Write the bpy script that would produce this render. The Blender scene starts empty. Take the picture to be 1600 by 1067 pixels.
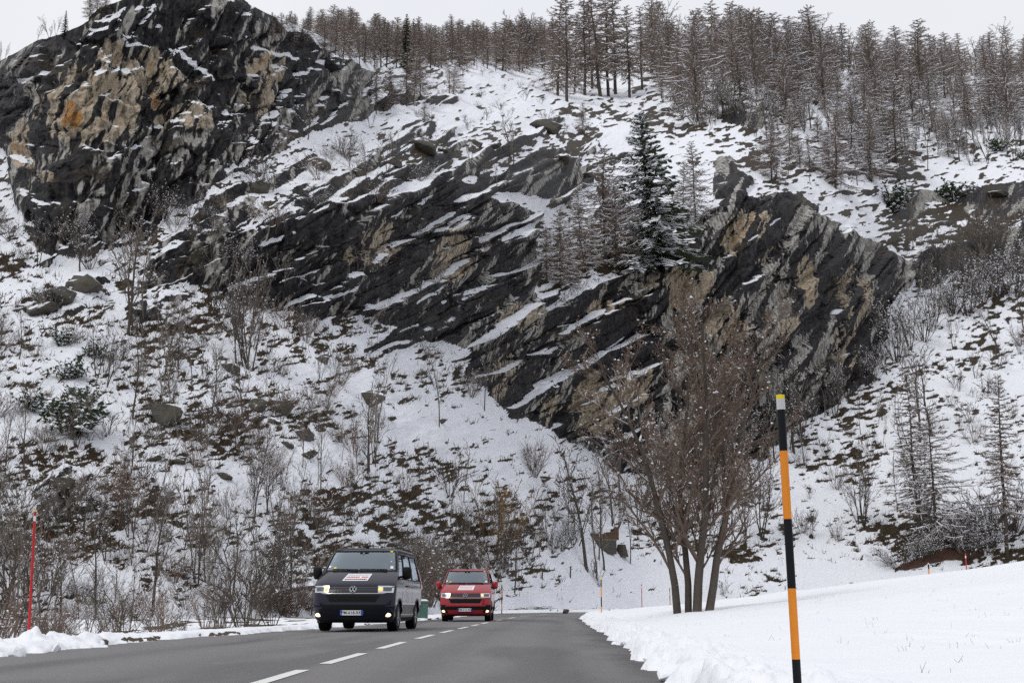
import bpy, bmesh, math, random
import numpy as np
from mathutils import Vector, Matrix, Euler

# ------------------------------------------------------------------ camera, sky, sun, exposure
SC = bpy.context.scene
COL = SC.collection
R = math.radians
CX, CY, F = 800.0, 533.5, 2050.0           # photograph is 1600 x 1067
PITCH = math.atan((945.0 - CY) / F)
EYE = 0.60

cam_d = bpy.data.cameras.new('camera')
cam = bpy.data.objects.new('camera', cam_d)
COL.objects.link(cam)
cam.location = (0, 0, EYE)
cam.rotation_euler = (R(90) + PITCH, 0, 0)
cam_d.sensor_width = 36.0
cam_d.lens = F / 1600.0 * 36.0
cam_d.clip_start = 0.1
cam_d.clip_end = 4000
SC.camera = cam

SUN_EL, SUN_AZ = 52.0, 222.0               # behind the left shoulder, veiled by cloud
world = bpy.data.worlds.new('World')
SC.world = world
world.use_nodes = True
wn, wl = world.node_tree.nodes, world.node_tree.links
wn.clear()
w_out = wn.new('ShaderNodeOutputWorld')
sky = wn.new('ShaderNodeTexSky')
sky.sky_type = 'NISHITA'
sky.sun_disc = False
sky.sun_elevation = R(SUN_EL)
sky.sun_rotation = R(SUN_AZ)
sky.dust_density = 4.0
bg1 = wn.new('ShaderNodeBackground'); bg1.inputs['Strength'].default_value = 0.08
wl.new(sky.outputs[0], bg1.inputs['Color'])
tc = wn.new('ShaderNodeTexCoord')
ns = wn.new('ShaderNodeTexNoise'); ns.inputs['Scale'].default_value = 2.2; ns.inputs['Detail'].default_value = 5
wl.new(tc.outputs['Generated'], ns.inputs['Vector'])
rmp = wn.new('ShaderNodeValToRGB')
rmp.color_ramp.elements[0].position = 0.3; rmp.color_ramp.elements[0].color = (0.80, 0.82, 0.88, 1)
rmp.color_ramp.elements[1].position = 0.7; rmp.color_ramp.elements[1].color = (0.90, 0.91, 0.94, 1)
wl.new(ns.outputs['Fac'], rmp.inputs['Fac'])
bg2 = wn.new('ShaderNodeBackground'); bg2.inputs['Strength'].default_value = 0.94
wl.new(rmp.outputs['Color'], bg2.inputs['Color'])
mx = wn.new('ShaderNodeMixShader'); mx.inputs[0].default_value = 0.93      # an almost closed cloud layer
wl.new(bg1.outputs[0], mx.inputs[1]); wl.new(bg2.outputs[0], mx.inputs[2])
wl.new(mx.outputs[0], w_out.inputs['Surface'])

sun_d = bpy.data.lights.new('sun', 'SUN')
sun_d.energy = 1.0; sun_d.angle = R(24); sun_d.color = (1.0, 0.97, 0.93)
sun = bpy.data.objects.new('sun', sun_d); COL.objects.link(sun)
az = R(SUN_AZ)
sdir = Vector((math.sin(az) * math.cos(R(SUN_EL)), math.cos(az) * math.cos(R(SUN_EL)), math.sin(R(SUN_EL))))
sun.rotation_euler = sdir.to_track_quat('Z', 'Y').to_euler()

SC.view_settings.view_transform = 'Standard'
SC.view_settings.look = 'None'
SC.view_settings.exposure = 0.14
SC.view_settings.gamma = 1.0
SC.view_settings.use_curve_mapping = False
SC.render.engine = 'CYCLES'
SC.cycles.max_bounces = 5
SC.cycles.diffuse_bounces = 3
SC.cycles.glossy_bounces = 3
SC.cycles.transmission_bounces = 4
SC.cycles.transparent_max_bounces = 8
SC.cycles.use_denoising = False
SC.cycles.caustics_reflective = False
SC.cycles.caustics_refractive = False

random.seed(7)
RNG = np.random.default_rng(11)

# ------------------------------------------------------------------ materials
def new_mat(name):
    m = bpy.data.materials.new(name); m.use_nodes = True
    nt = m.node_tree; nt.nodes.clear()
    out = nt.nodes.new('ShaderNodeOutputMaterial')
    b = nt.nodes.new('ShaderNodeBsdfPrincipled')
    nt.links.new(b.outputs[0], out.inputs['Surface'])
    return m, nt, b, out

def mixc(nt, fac, a, b, kind='MIX'):
    n = nt.nodes.new('ShaderNodeMix'); n.data_type = 'RGBA'; n.blend_type = kind
    for sock, v in ((n.inputs[0], fac), (n.inputs[6], a), (n.inputs[7], b)):
        if isinstance(v, bpy.types.NodeSocket): nt.links.new(v, sock)
        elif isinstance(v, (int, float)): sock.default_value = v
        else: sock.default_value = (v[0], v[1], v[2], 1)
    return n.outputs[2]

def math_n(nt, op, a, b=None, c=None, clamp=False):
    n = nt.nodes.new('ShaderNodeMath'); n.operation = op; n.use_clamp = clamp
    for i, v in enumerate((a, b, c)):
        if v is None: continue
        if isinstance(v, bpy.types.NodeSocket): nt.links.new(v, n.inputs[i])
        else: n.inputs[i].default_value = v
    return n.outputs[0]

def ramp(nt, fac, lo, hi):
    n = nt.nodes.new('ShaderNodeMapRange'); n.interpolation_type = 'SMOOTHSTEP'
    nt.links.new(fac, n.inputs[0])
    n.inputs[1].default_value = lo; n.inputs[2].default_value = hi
    return n.outputs[0]

def noise(nt, scale, detail=4, rough=0.55, coord='Object', scl=None):
    t = nt.nodes.new('ShaderNodeTexCoord')
    n = nt.nodes.new('ShaderNodeTexNoise')
    n.inputs['Scale'].default_value = scale; n.inputs['Detail'].default_value = detail; n.inputs['Roughness'].default_value = rough
    v = t.outputs[coord]
    if scl:
        mp = nt.nodes.new('ShaderNodeMapping'); mp.inputs['Scale'].default_value = scl
        nt.links.new(v, mp.inputs['Vector']); v = mp.outputs[0]
    nt.links.new(v, n.inputs['Vector'])
    return n.outputs['Fac']

def bump(nt, b, height, strength, dist):
    n = nt.nodes.new('ShaderNodeBump'); n.inputs['Strength'].default_value = strength; n.inputs['Distance'].default_value = dist
    nt.links.new(height, n.inputs['Height']); nt.links.new(n.outputs[0], b.inputs['Normal'])

def simple(name, col, rough=0.6, metal=0.0, coat=0.0, var=0.12, scale=6.0, spec=0.5):
    m, nt, b, out = new_mat(name)
    f = noise(nt, scale, 4)
    c = mixc(nt, f, [x * (1 - var) for x in col], [min(1, x * (1 + var)) for x in col])
    nt.links.new(c, b.inputs['Base Color'])
    b.inputs['Roughness'].default_value = rough; b.inputs['Metallic'].default_value = metal
    b.inputs['Coat Weight'].default_value = coat; b.inputs['Coat Roughness'].default_value = 0.04
    b.inputs['Specular IOR Level'].default_value = spec
    return m

SNOW = (0.80, 0.82, 0.87)

def terrain_material():
    m, nt, b, out = new_mat('snowy_rock')
    at = nt.nodes.new('ShaderNodeAttribute'); at.attribute_name = 'cover'
    sp = nt.nodes.new('ShaderNodeSeparateColor'); nt.links.new(at.outputs['Color'], sp.inputs[0])
    snow, tone, warm, veg = sp.outputs[0], sp.outputs[1], sp.outputs[2], at.outputs['Alpha']
    fine = noise(nt, 2.4, 6, 0.65)
    mid = noise(nt, 0.6, 5, 0.6)
    tcn = nt.nodes.new('ShaderNodeTexCoord'); mp = nt.nodes.new('ShaderNodeMapping')
    mp.inputs['Rotation'].default_value = (0, R(-26), 0); mp.inputs['Scale'].default_value = (1.0, 1.0, 0.16)
    nt.links.new(tcn.outputs['Object'], mp.inputs['Vector'])
    sk = nt.nodes.new('ShaderNodeTexNoise'); sk.inputs['Scale'].default_value = 1.7; sk.inputs['Detail'].default_value = 6; sk.inputs['Roughness'].default_value = 0.65
    nt.links.new(mp.outputs[0], sk.inputs['Vector'])
    stre = ramp(nt, sk.outputs['Fac'], 0.34, 0.66)
    raw = fine
    fine = ramp(nt, math_n(nt, 'ADD', math_n(nt, 'MULTIPLY', fine, 0.65), math_n(nt, 'MULTIPLY', stre, 0.35)), 0.30, 0.68)
    dark = mixc(nt, fine, (0.007, 0.007, 0.009), (0.036, 0.035, 0.036))
    grey = mixc(nt, fine, (0.11, 0.107, 0.10), (0.42, 0.405, 0.37))
    tan = mixc(nt, fine, (0.16, 0.132, 0.098), (0.46, 0.39, 0.295))
    ora = mixc(nt, fine, (0.20, 0.09, 0.03), (0.40, 0.21, 0.07))
    rock = mixc(nt, ramp(nt, math_n(nt, 'ADD', tone, math_n(nt, 'ADD', math_n(nt, 'MULTIPLY', math_n(nt, 'SUBTRACT', mid, 0.5), 0.22), math_n(nt, 'MULTIPLY', math_n(nt, 'SUBTRACT', stre, 0.5), 0.34))), 0.64, 0.86), dark, grey)
    wtone = math_n(nt, 'ADD', warm, math_n(nt, 'ADD', math_n(nt, 'MULTIPLY', math_n(nt, 'SUBTRACT', mid, 0.5), 0.3), math_n(nt, 'MULTIPLY', math_n(nt, 'SUBTRACT', stre, 0.5), 0.30)))
    rock = mixc(nt, ramp(nt, wtone, 0.35, 0.55), rock, tan)
    rock = mixc(nt, ramp(nt, wtone, 0.78, 0.92), rock, ora)
    soil = mixc(nt, ramp(nt, noise(nt, 4.5, 5, 0.7), 0.35, 0.68), (0.008, 0.0065, 0.005), (0.090, 0.066, 0.043))
    moss = mixc(nt, math_n(nt, 'MULTIPLY', ramp(nt, mid, 0.45, 0.7), 0.6), soil, (0.036, 0.034, 0.015))
    base = mixc(nt, veg, rock, moss)
    sn = math_n(nt, 'ADD', snow, math_n(nt, 'MULTIPLY', math_n(nt, 'SUBTRACT', raw, 0.5), 0.9))
    sn = math_n(nt, 'ADD', sn, math_n(nt, 'MULTIPLY', math_n(nt, 'SUBTRACT', noise(nt, 6.5, 4, 0.6), 0.5), 1.0))
    sf = ramp(nt, sn, 0.42, 0.58)
    snc = mixc(nt, mid, (0.76, 0.78, 0.84), (0.84, 0.86, 0.90))
    col = mixc(nt, sf, base, snc)
    nt.links.new(col, b.inputs['Base Color'])
    rg = nt.nodes.new('ShaderNodeMapRange'); nt.links.new(sf, rg.inputs[0])
    rg.inputs[3].default_value = 0.55; rg.inputs[4].default_value = 0.75
    nt.links.new(rg.outputs[0], b.inputs['Roughness'])
    b.inputs['Specular IOR Level'].default_value = 0.12
    bump(nt, b, noise(nt, 1.6, 7, 0.7), 0.7, 0.4)
    return m

def snowfield_material():
    m, nt, b, out = new_mat('snow_field')
    at = nt.nodes.new('ShaderNodeAttribute'); at.attribute_name = 'cover'
    sp = nt.nodes.new('ShaderNodeSeparateColor'); nt.links.new(at.outputs['Color'], sp.inputs[0])
    big = noise(nt, 0.35, 4)
    f2 = noise(nt, 14, 5, 0.65)
    snc = mixc(nt, big, (0.79, 0.81, 0.86), (0.86, 0.87, 0.90))
    soil = mixc(nt, f2, (0.018, 0.013, 0.009), (0.10, 0.07, 0.04))
    sn = math_n(nt, 'ADD', sp.outputs[0], math_n(nt, 'MULTIPLY', math_n(nt, 'SUBTRACT', f2, 0.5), 0.6))
    col = mixc(nt, ramp(nt, sn, 0.40, 0.56), soil, snc)
    nt.links.new(col, b.inputs['Base Color'])
    b.inputs['Roughness'].default_value = 0.7
    b.inputs['Specular IOR Level'].default_value = 0.3
    h = math_n(nt, 'ADD', noise(nt, 3.0, 6, 0.6), math_n(nt, 'MULTIPLY', noise(nt, 30, 4, 0.6), 0.12))
    bump(nt, b, h, 0.35, 0.12)
    return m

def asphalt_material():
    m, nt, b, out = new_mat('asphalt')
    at = nt.nodes.new('ShaderNodeAttribute'); at.attribute_name = 'cover'
    sp = nt.nodes.new('ShaderNodeSeparateColor'); nt.links.new(at.outputs['Color'], sp.inputs[0])
    big = noise(nt, 0.5, 5, 0.6, scl=(1, 0.25, 1)); grain = noise(nt, 90, 3, 0.7)
    c = mixc(nt, big, (0.15, 0.145, 0.148), (0.20, 0.192, 0.195))
    c = mixc(nt, math_n(nt, 'MULTIPLY', ramp(nt, grain, 0.55, 0.75), 0.55), c, (0.24, 0.235, 0.24))
    c = mixc(nt, math_n(nt, 'MULTIPLY', ramp(nt, grain, 0.45, 0.25), 0.6), c, (0.04, 0.04, 0.042))
    c = mixc(nt, math_n(nt, 'MULTIPLY', sp.outputs[1], 0.45), c, (0.085, 0.083, 0.086))
    c = mixc(nt, math_n(nt, 'MULTIPLY', ramp(nt, noise(nt, 2.2, 6, 0.7, scl=(1, 0.4, 1)), 0.52, 0.72), 0.35), c, (0.23, 0.222, 0.225))
    wet = sp.outputs[0]
    c = mixc(nt, wet, c, (0.028, 0.028, 0.030))
    nt.links.new(c, b.inputs['Base Color'])
    rg = nt.nodes.new('ShaderNodeMapRange'); nt.links.new(wet, rg.inputs[0]); rg.inputs[3].default_value = 0.75; rg.inputs[4].default_value = 0.45
    nt.links.new(rg.outputs[0], b.inputs['Roughness'])
    b.inputs['Specular IOR Level'].default_value = 0.35
    bump(nt, b, grain, 0.5, 0.01)
    return m

def bark_material(name, c0, c1, thresh=0.25):
    """bark with settled snow on upward sides; the object's own property 'snow' sets how much lies on it"""
    m, nt, b, out = new_mat(name)
    oi = nt.nodes.new('ShaderNodeObjectInfo')
    f = noise(nt, 3.0, 4, 0.6)
    fv = math_n(nt, 'ADD', math_n(nt, 'MULTIPLY', f, 0.7), math_n(nt, 'MULTIPLY', oi.outputs['Random'], 0.35))
    bark = mixc(nt, fv, c0, c1)
    g = nt.nodes.new('ShaderNodeNewGeometry')
    sx = nt.nodes.new('ShaderNodeSeparateXYZ'); nt.links.new(g.outputs['True Normal'], sx.inputs[0])
    a = nt.nodes.new('ShaderNodeAttribute'); a.attribute_type = 'OBJECT'; a.attribute_name = 'snow'
    n2 = noise(nt, 1.7, 3, 0.6)
    # snow lies where normal.z + noise + amount is large
    v = math_n(nt, 'ADD', sx.outputs[2], math_n(nt, 'MULTIPLY', math_n(nt, 'SUBTRACT', n2, 0.5), 1.2))
    v = math_n(nt, 'ADD', v, math_n(nt, 'SUBTRACT', a.outputs['Fac'], 1.0))
    sf = ramp(nt, v, thresh - 0.08, thresh + 0.08)
    col = mixc(nt, sf, bark, SNOW)
    nt.links.new(col, b.inputs['Base Color'])
    b.inputs['Roughness'].default_value = 0.85
    b.inputs['Specular IOR Level'].default_value = 0.2
    return m

def boulder_material():
    m, nt, b, out = new_mat('boulder_rock')
    g = nt.nodes.new('ShaderNodeNewGeometry')
    sx = nt.nodes.new('ShaderNodeSeparateXYZ'); nt.links.new(g.outputs['Normal'], sx.inputs[0])
    f = noise(nt, 3.5, 7, 0.7); f2 = noise(nt, 0.9, 4)
    rock = mixc(nt, f, (0.018, 0.017, 0.015), (0.13, 0.118, 0.10))
    rock = mixc(nt, math_n(nt, 'MULTIPLY', ramp(nt, f2, 0.5, 0.7), 0.6), rock, (0.07, 0.065, 0.03))
    v = math_n(nt, 'ADD', sx.outputs[2], math_n(nt, 'MULTIPLY', math_n(nt, 'SUBTRACT', f, 0.5), 0.9))
    col = mixc(nt, ramp(nt, v, 0.66, 0.80), rock, SNOW)
    nt.links.new(col, b.inputs['Base Color'])
    b.inputs['Roughness'].default_value = 0.8
    bump(nt, b, f, 0.8, 0.15)
    return m

def glass_material(name, tint, refl=1.0):
    m = bpy.data.materials.new(name); m.use_nodes = True
    nt = m.node_tree; nt.nodes.clear()
    out = nt.nodes.new('ShaderNodeOutputMaterial')
    tr = nt.nodes.new('ShaderNodeBsdfTransparent'); tr.inputs[0].default_value = (*tint, 1)
    gl = nt.nodes.new('ShaderNodeBsdfGlossy'); gl.inputs['Roughness'].default_value = 0.02
    gl.inputs[0].default_value = (0.80, 0.92, 1.0, 1)
    fr = nt.nodes.new('ShaderNodeFresnel'); fr.inputs[0].default_value = 1.52
    fac = math_n(nt, 'MULTIPLY', fr.outputs[0], refl, clamp=True)
    mx = nt.nodes.new('ShaderNodeMixShader'); nt.links.new(fac, mx.inputs[0])
    nt.links.new(tr.outputs[0], mx.inputs[1]); nt.links.new(gl.outputs[0], mx.inputs[2])
    nt.links.new(mx.outputs[0], out.inputs['Surface'])
    return m

def emissive(name, col, strength):
    m, nt, b, out = new_mat(name)
    b.inputs['Base Color'].default_value = (*col, 1)
    b.inputs['Emission Color'].default_value = (*col, 1)
    b.inputs['Emission Strength'].default_value = strength
    b.inputs['Roughness'].default_value = 0.2
    return m

M = {
    'terrain': terrain_material(), 'snowfield': snowfield_material(), 'asphalt': asphalt_material(),
    'paint': simple('road_paint', (0.72, 0.72, 0.70), 0.6, var=0.15, scale=9),
    'bark_brown': bark_material('larch_bark', (0.095, 0.075, 0.061), (0.30, 0.228, 0.182)),
    'bark_grey': bark_material('grey_bark', (0.075, 0.064, 0.055), (0.24, 0.205, 0.175)),
    'bark_dark': bark_material('dark_bark', (0.036, 0.030, 0.025), (0.125, 0.104, 0.085)),
    'bark_red': bark_material('reddish_twigs', (0.085, 0.060, 0.048), (0.25, 0.178, 0.142)),
    'bark_gold': bark_material('golden_twigs', (0.14, 0.085, 0.03), (0.30, 0.19, 0.07), 0.5),
    'needle': bark_material('spruce_needles', (0.028, 0.042, 0.020), (0.095, 0.118, 0.056), 0.36),
    'seed': simple('dry_seed_clusters', (0.19, 0.125, 0.086), 0.9, var=0.5, scale=2),
    'snow_clump': simple('clump_snow', SNOW, 0.75, var=0.03),
    'boulder': boulder_material(),
    'wood': simple('old_wood', (0.10, 0.06, 0.035), 0.85, var=0.6, scale=3),
    'grass': simple('dry_grass', (0.12, 0.088, 0.05), 0.9, var=0.4, scale=1.2),
    'moss': simple('mossy_branches', (0.045, 0.048, 0.022), 0.9, var=0.5, scale=1.5),
}

# ------------------------------------------------------------------ object helpers
def link(o, parent=None):
    COL.objects.link(o)
    if parent is not None: o.parent = parent
    return o

def mesh_np(name, v, f, smooth=False):
    """v (n,3), f (m,k) arrays -> mesh"""
    me = bpy.data.meshes.new(name)
    v = np.asarray(v, np.float32); f = np.asarray(f, np.int32)
    k = f.shape[1]
    me.vertices.add(len(v)); me.vertices.foreach_set('co', v.ravel())
    me.loops.add(f.size); me.loops.foreach_set('vertex_index', f.ravel())
    me.polygons.add(len(f)); me.polygons.foreach_set('loop_start', np.arange(0, f.size, k, dtype=np.int32))
    try: me.polygons.foreach_set('loop_total', np.full(len(f), k, np.int32))
    except Exception: pass
    me.polygons.foreach_set('use_smooth', np.full(len(f), smooth, bool))
    me.update(calc_edges=True)
    return me

def add_cover(me, rgba):
    a = me.color_attributes.new('cover', 'FLOAT_COLOR', 'POINT')
    a.data.foreach_set('color', np.asarray(rgba, np.float32).ravel())

def obj(name, me, mat, parent=None, kind=None):
    o = bpy.data.objects.new(name, me)
    if mat is not None and len(me.materials) == 0: me.materials.append(mat)
    if kind: o['kind'] = kind
    return link(o, parent)

def tag(o, label, cat, group=None):
    o['label'] = label; o['category'] = cat
    if group: o['group'] = group
    return o

def thing(name, label, cat, loc=(0, 0, 0), rot=(0, 0, 0), scale=1.0, group=None):
    o = bpy.data.objects.new(name, None)
    o.empty_display_size = 0.2
    o.location = loc; o.rotation_euler = rot
    o.scale = (scale,) * 3 if isinstance(scale, (int, float)) else scale
    link(o)
    return tag(o, label, cat, group)

class MB:
    """collects shapes into one mesh"""
    def __init__(s): s.v = []; s.f = []
    def add(s, vs, fs):
        n = len(s.v); s.v += [tuple(p) for p in vs]; s.f += [tuple(i + n for i in q) for q in fs]; return s
    def box(s, x0, x1, y0, y1, z0, z1, mtx=None):
        vs = [Vector((x, y, z)) for z in (z0, z1) for y in (y0, y1) for x in (x0, x1)]
        if mtx is not None: vs = [mtx @ p for p in vs]
        return s.add(vs, [(0, 2, 3, 1), (4, 5, 7, 6), (0, 1, 5, 4), (2, 6, 7, 3), (0, 4, 6, 2), (1, 3, 7, 5)])
    def bar(s, a, b, w, h, up=(0, 0, 1)):
        a = Vector(a); b = Vector(b); d = (b - a); L = d.length; d.normalize()
        sd = d.cross(Vector(up)); sd = sd.normalized() if sd.length > 1e-6 else Vector((1, 0, 0))
        u = sd.cross(d)
        vs = [p + sd * (i * w / 2) + u * (j * h / 2) for p in (a, b) for i, j in ((-1, -1), (1, -1), (1, 1), (-1, 1))]
        return s.add(vs, [(0, 1, 2, 3)[::-1], (4, 5, 6, 7), (0, 1, 5, 4), (1, 2, 6, 5), (2, 3, 7, 6), (3, 0, 4, 7)])
    def tube(s, pts, rad, n=8, cap=True):
        pts = [Vector(p) for p in pts]
        if isinstance(rad, (int, float)): rad = [rad] * len(pts)
        vs, fs = [], []
        for i, p in enumerate(pts):
            d = (pts[min(i + 1, len(pts) - 1)] - pts[max(i - 1, 0)]).normalized()
            a = d.cross(Vector((0.0131, 0.97, 0.24))).normalized(); b = d.cross(a)
            for k in range(n):
                t = 2 * math.pi * k / n
                vs.append(p + a * (math.cos(t) * rad[i]) + b * (math.sin(t) * rad[i]))
        for i in range(len(pts) - 1):
            for k in range(n):
                k2 = (k + 1) % n
                fs.append((i * n + k, i * n + k2, (i + 1) * n + k2, (i + 1) * n + k))
        if cap:
            fs.append(tuple(range(n))[::-1]); fs.append(tuple((len(pts) - 1) * n + k for k in range(n)))
        return s.add(vs, fs)
    def lathe(s, prof, n=20, mtx=None):
        """prof [(r, z)] about local z"""
        vs = []; fs = []
        for r, z in prof:
            for k in range(n):
                t = 2 * math.pi * k / n
                p = Vector((r * math.cos(t), r * math.sin(t), z)); vs.append(mtx @ p if mtx is not None else p)
        for i in range(len(prof) - 1):
            for k in range(n):
                k2 = (k + 1) % n
                fs.append((i * n + k, i * n + k2, (i + 1) * n + k2, (i + 1) * n + k))
        fs.append(tuple(range(n))[::-1]); fs.append(tuple((len(prof) - 1) * n + k for k in range(n)))
        return s.add(vs, fs)
    def torus(s, rad, r, n=24, m=8, mtx=None):
        vs = []; fs = []
        for i in range(n):
            a = 2 * math.pi * i / n
            for j in range(m):
                b = 2 * math.pi * j / m
                p = Vector(((rad + r * math.cos(b)) * math.cos(a), (rad + r * math.cos(b)) * math.sin(a), r * math.sin(b)))
                vs.append(mtx @ p if mtx is not None else p)
        for i in range(n):
            for j in range(m):
                i2, j2 = (i + 1) % n, (j + 1) % m
                fs.append((i * m + j, i2 * m + j, i2 * m + j2, i * m + j2))
        return s.add(vs, fs)
    def build(s, name, mat, parent=None, smooth=False, bevel=0.0, kind=None):
        me = bpy.data.meshes.new(name)
        me.from_pydata([tuple(p) for p in s.v], [], s.f); me.update()
        if smooth:
            me.polygons.foreach_set('use_smooth', [True] * len(me.polygons))
            try: me.set_sharp_from_angle(angle=R(40))
            except Exception: pass
        o = obj(name, me, mat, parent, kind)
        if bevel > 0:
            bv = o.modifiers.new('bevel', 'BEVEL'); bv.width = bevel; bv.segments = 2; bv.limit_method = 'ANGLE'
        return o

# ------------------------------------------------------------------ numpy noise and pixel geometry
PERM = RNG.permutation(4096)
VAL = RNG.random(4096)
def vnoise(x, y, seed=0):
    xi = np.floor(x).astype(np.int64); yi = np.floor(y).astype(np.int64)
    fx = x - xi; fy = y - yi
    fx = fx * fx * fx * (fx * (fx * 6 - 15) + 10); fy = fy * fy * fy * (fy * (fy * 6 - 15) + 10)
    def h(a, b): return VAL[(PERM[(a + seed * 131) & 4095] + b * 57 + seed * 17) & 4095]
    return ((h(xi, yi) * (1 - fx) + h(xi + 1, yi) * fx) * (1 - fy) + (h(xi, yi + 1) * (1 - fx) + h(xi + 1, yi + 1) * fx) * fy)
def fbm(x, y, seed=0, octs=4, gain=0.5):
    t = 0; a = 1; n = 0
    for o in range(octs):
        t = t + a * vnoise(x * 2 ** o + o * 17.3, y * 2 ** o + o * 9.1, seed + o); n += a; a *= gain
    return t / n
def sstep(a, b, x):
    t = np.clip((x - a) / (b - a), 0, 1); return t * t * (3 - 2 * t)
def in_poly(px, py, poly):
    c = np.zeros(px.shape, bool); n = len(poly)
    for i in range(n):
        x0, y0 = poly[i]; x1, y1 = poly[(i + 1) % n]
        if y0 == y1: continue
        cond = ((y0 > py) != (y1 > py)) & (px < (x1 - x0) * (py - y0) / (y1 - y0) + x0)
        c ^= cond
    return c
def blur(a, k, axis):
    if k < 1: return a
    for _ in range(2):
        p = np.concatenate([np.repeat(a.take([0], axis), k, axis), a, np.repeat(a.take([-1], axis), k, axis)], axis)
        c = np.cumsum(p, axis); c = np.concatenate([np.zeros_like(c.take([0], axis)), c], axis)
        n = a.shape[axis]
        a = (c.take(range(2 * k + 1, 2 * k + 1 + n), axis) - c.take(range(0, n), axis)) / (2 * k + 1)
    return a
CP, SP = math.cos(PITCH), math.sin(PITCH)
def T_of_y(y):
    return np.tan(PITCH + np.arctan((CY - np.asarray(y, float)) / F))
def y_of_T(T):
    return CY - F * np.tan(np.arctan(T) - PITCH)
def u_of(x, y):
    b = (CY - np.asarray(y, float)) / F
    return (np.asarray(x, float) - CX) / F / (CP - b * SP)
def x_of(u, y):
    b = (CY - np.asarray(y, float)) / F
    return CX + F * u * (CP - b * SP)
def at(x, y, Y):
    """the point seen at photo position (x, y) at distance Y ahead"""
    return Vector((float(u_of(x, y)) * Y, Y, EYE + float(T_of_y(y)) * Y))

# ------------------------------------------------------------------ near ground: road, verge, field
YL = np.array([0, 16, 25, 32, 42, 53, 75, 102, 118, 130, 140, 150, 165, 400]); XL = np.array([-6.2, -6.2, -6.3, -5.5, -4.6, -3.8, -2.7, -1.0, 4, 12, 27, 60, 200, 900])
YRR = np.array([0, 10, 17.6, 30.75, 45.5, 60, 68, 78, 90, 110, 125, 135, 150, 165]); XRR = np.array([1.12, 1.28, 1.58, 2.1, 2.55, 3.1, 3.6, 5.2, 8.5, 18, 36, 65, 140, 400])
YC = np.array([0, 12.2, 16.85, 22, 27.3, 32.4, 47.3, 61.5, 72, 85, 100, 115, 128]); XC = np.array([-2.0, -1.94, -1.86, -1.76, -1.6, -1.42, -0.81, -0.15, 0.5, 2.2, 6, 13, 25])
def road_left(Y): return np.interp(Y, YL, XL)
def road_right(Y): return np.interp(Y, YRR, XRR)

def ground_z(X, Y):
    """height and snow cover of the ground beside the road (the road bed itself lies at -0.06)"""
    X = np.asarray(X, float); Y = np.asarray(Y, float)
    n_e = fbm(X / 0.55 + 31, Y / 0.9, 40, 3)
    n_f = fbm(X / 0.22, Y / 0.30, 44, 3)
    dr = X - road_right(Y) - 0.34 * (n_e - 0.5) - 0.26 * (n_f - 0.5)
    dl = road_left(Y) - X - 0.7 * (n_e - 0.5) - 0.3 * (n_f - 0.5)
    lump = fbm(X / 0.5, Y / 0.75, 50, 4, 0.55)
    chunk = np.clip(fbm(X / 0.16, Y / 0.24, 55, 3) - 0.45, 0, 1)
    # right: ploughed rim, then a smooth field swelling to the right
    rim = np.exp(-((dr - 0.45) / 0.5) ** 2)
    zr = 0.13 * sstep(0.0, 0.16, dr) + rim * (0.20 * (lump - 0.42) + 0.22 * chunk) + 0.09 * sstep(0.4, 3.0, dr)
    swell = 0.08 * np.maximum(X - 3.0, 0) ** 1.15 * (1 - 0.72 * sstep(46, 100, Y)) * sstep(4, 38, Y) * 1.0
    soft = 0.22 * (fbm(X / 4, Y / 7, 60, 3) - 0.5) + 0.14 * (fbm((X + 0.45 * Y) / 0.8, (Y - 0.3 * X) / 7.0, 63, 3) - 0.5) * sstep(1.0, 4, dr)
    zr = zr + swell + soft * sstep(0.5, 3, dr)
    # left: lumpy bank thrown up by the plough, then the ground dips before the hill
    bank = np.exp(-((dl - 0.62) / 0.45) ** 2)
    near = 1 - 0.85 * sstep(20, 26, Y)
    zl = 0.06 * sstep(0, 0.16, dl) + bank * near * (0.02 + 0.52 * np.clip(lump - 0.42, 0, 1) + 0.22 * chunk)
    zl = zl - 0.55 * sstep(1.0, 4, dl) * (1 - sstep(34, 52, Y)) + 0.10 * (fbm(X / 3, Y / 3, 66, 3) - 0.5) * sstep(1, 3, dl)
    zl = zl + 0.15 * sstep(100, 112, Y)
    z = np.where(dr > 0, zr, np.where(dl > 0, zl, 0.0))
    inside = (dr <= 0) & (dl <= 0)
    z = np.where(inside, -0.06, z)
    cover = np.ones_like(z)
    # bare soil: behind the bank on the left, the far bank of the field, a thin dirty line along the bank's foot
    soilL = (fbm(X / 0.9, Y / 1.6, 70, 4) - 0.46) * 4.0 * sstep(1.5, 3.0, dl) * np.where(dl > 0, 1, 0)
    cover = cover - np.clip(soilL, 0, 0.95)
    foot = (dl > 0) & (dl < 0.10)
    cover = np.where(foot & (lump > 0.60), 0.15, cover)
    bandR = np.exp(-((Y - 88 - 4 * fbm(X / 6, X * 0, 75, 3)) / 2.2) ** 2) * sstep(8, 12, X) * (1 - sstep(26, 32, X))
    cover = cover - 1.1 * bandR * sstep(0.42, 0.56, fbm(X / 2.2, Y / 5, 77, 4))
    grit = sstep(0.50, 0.72, fbm(X / 0.12, Y / 0.25, 78, 3)) * (dr > 0) * (1 - sstep(0.05, 0.45, dr))
    cover = cover - 0.42 * grit
    return z, np.clip(cover, 0, 1), dr, dl

UB = np.array([-0.60, -0.39, -0.244, -0.146, -0.098, -0.049, -0.02, 0.0, 0.049, 0.098, 0.244, 0.60])
YB = np.array([50, 50, 55, 64, 74, 92, 105, 113, 138, 152, 165, 165.0])
def foot_Y(u): return np.interp(u, UB, YB)

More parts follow.
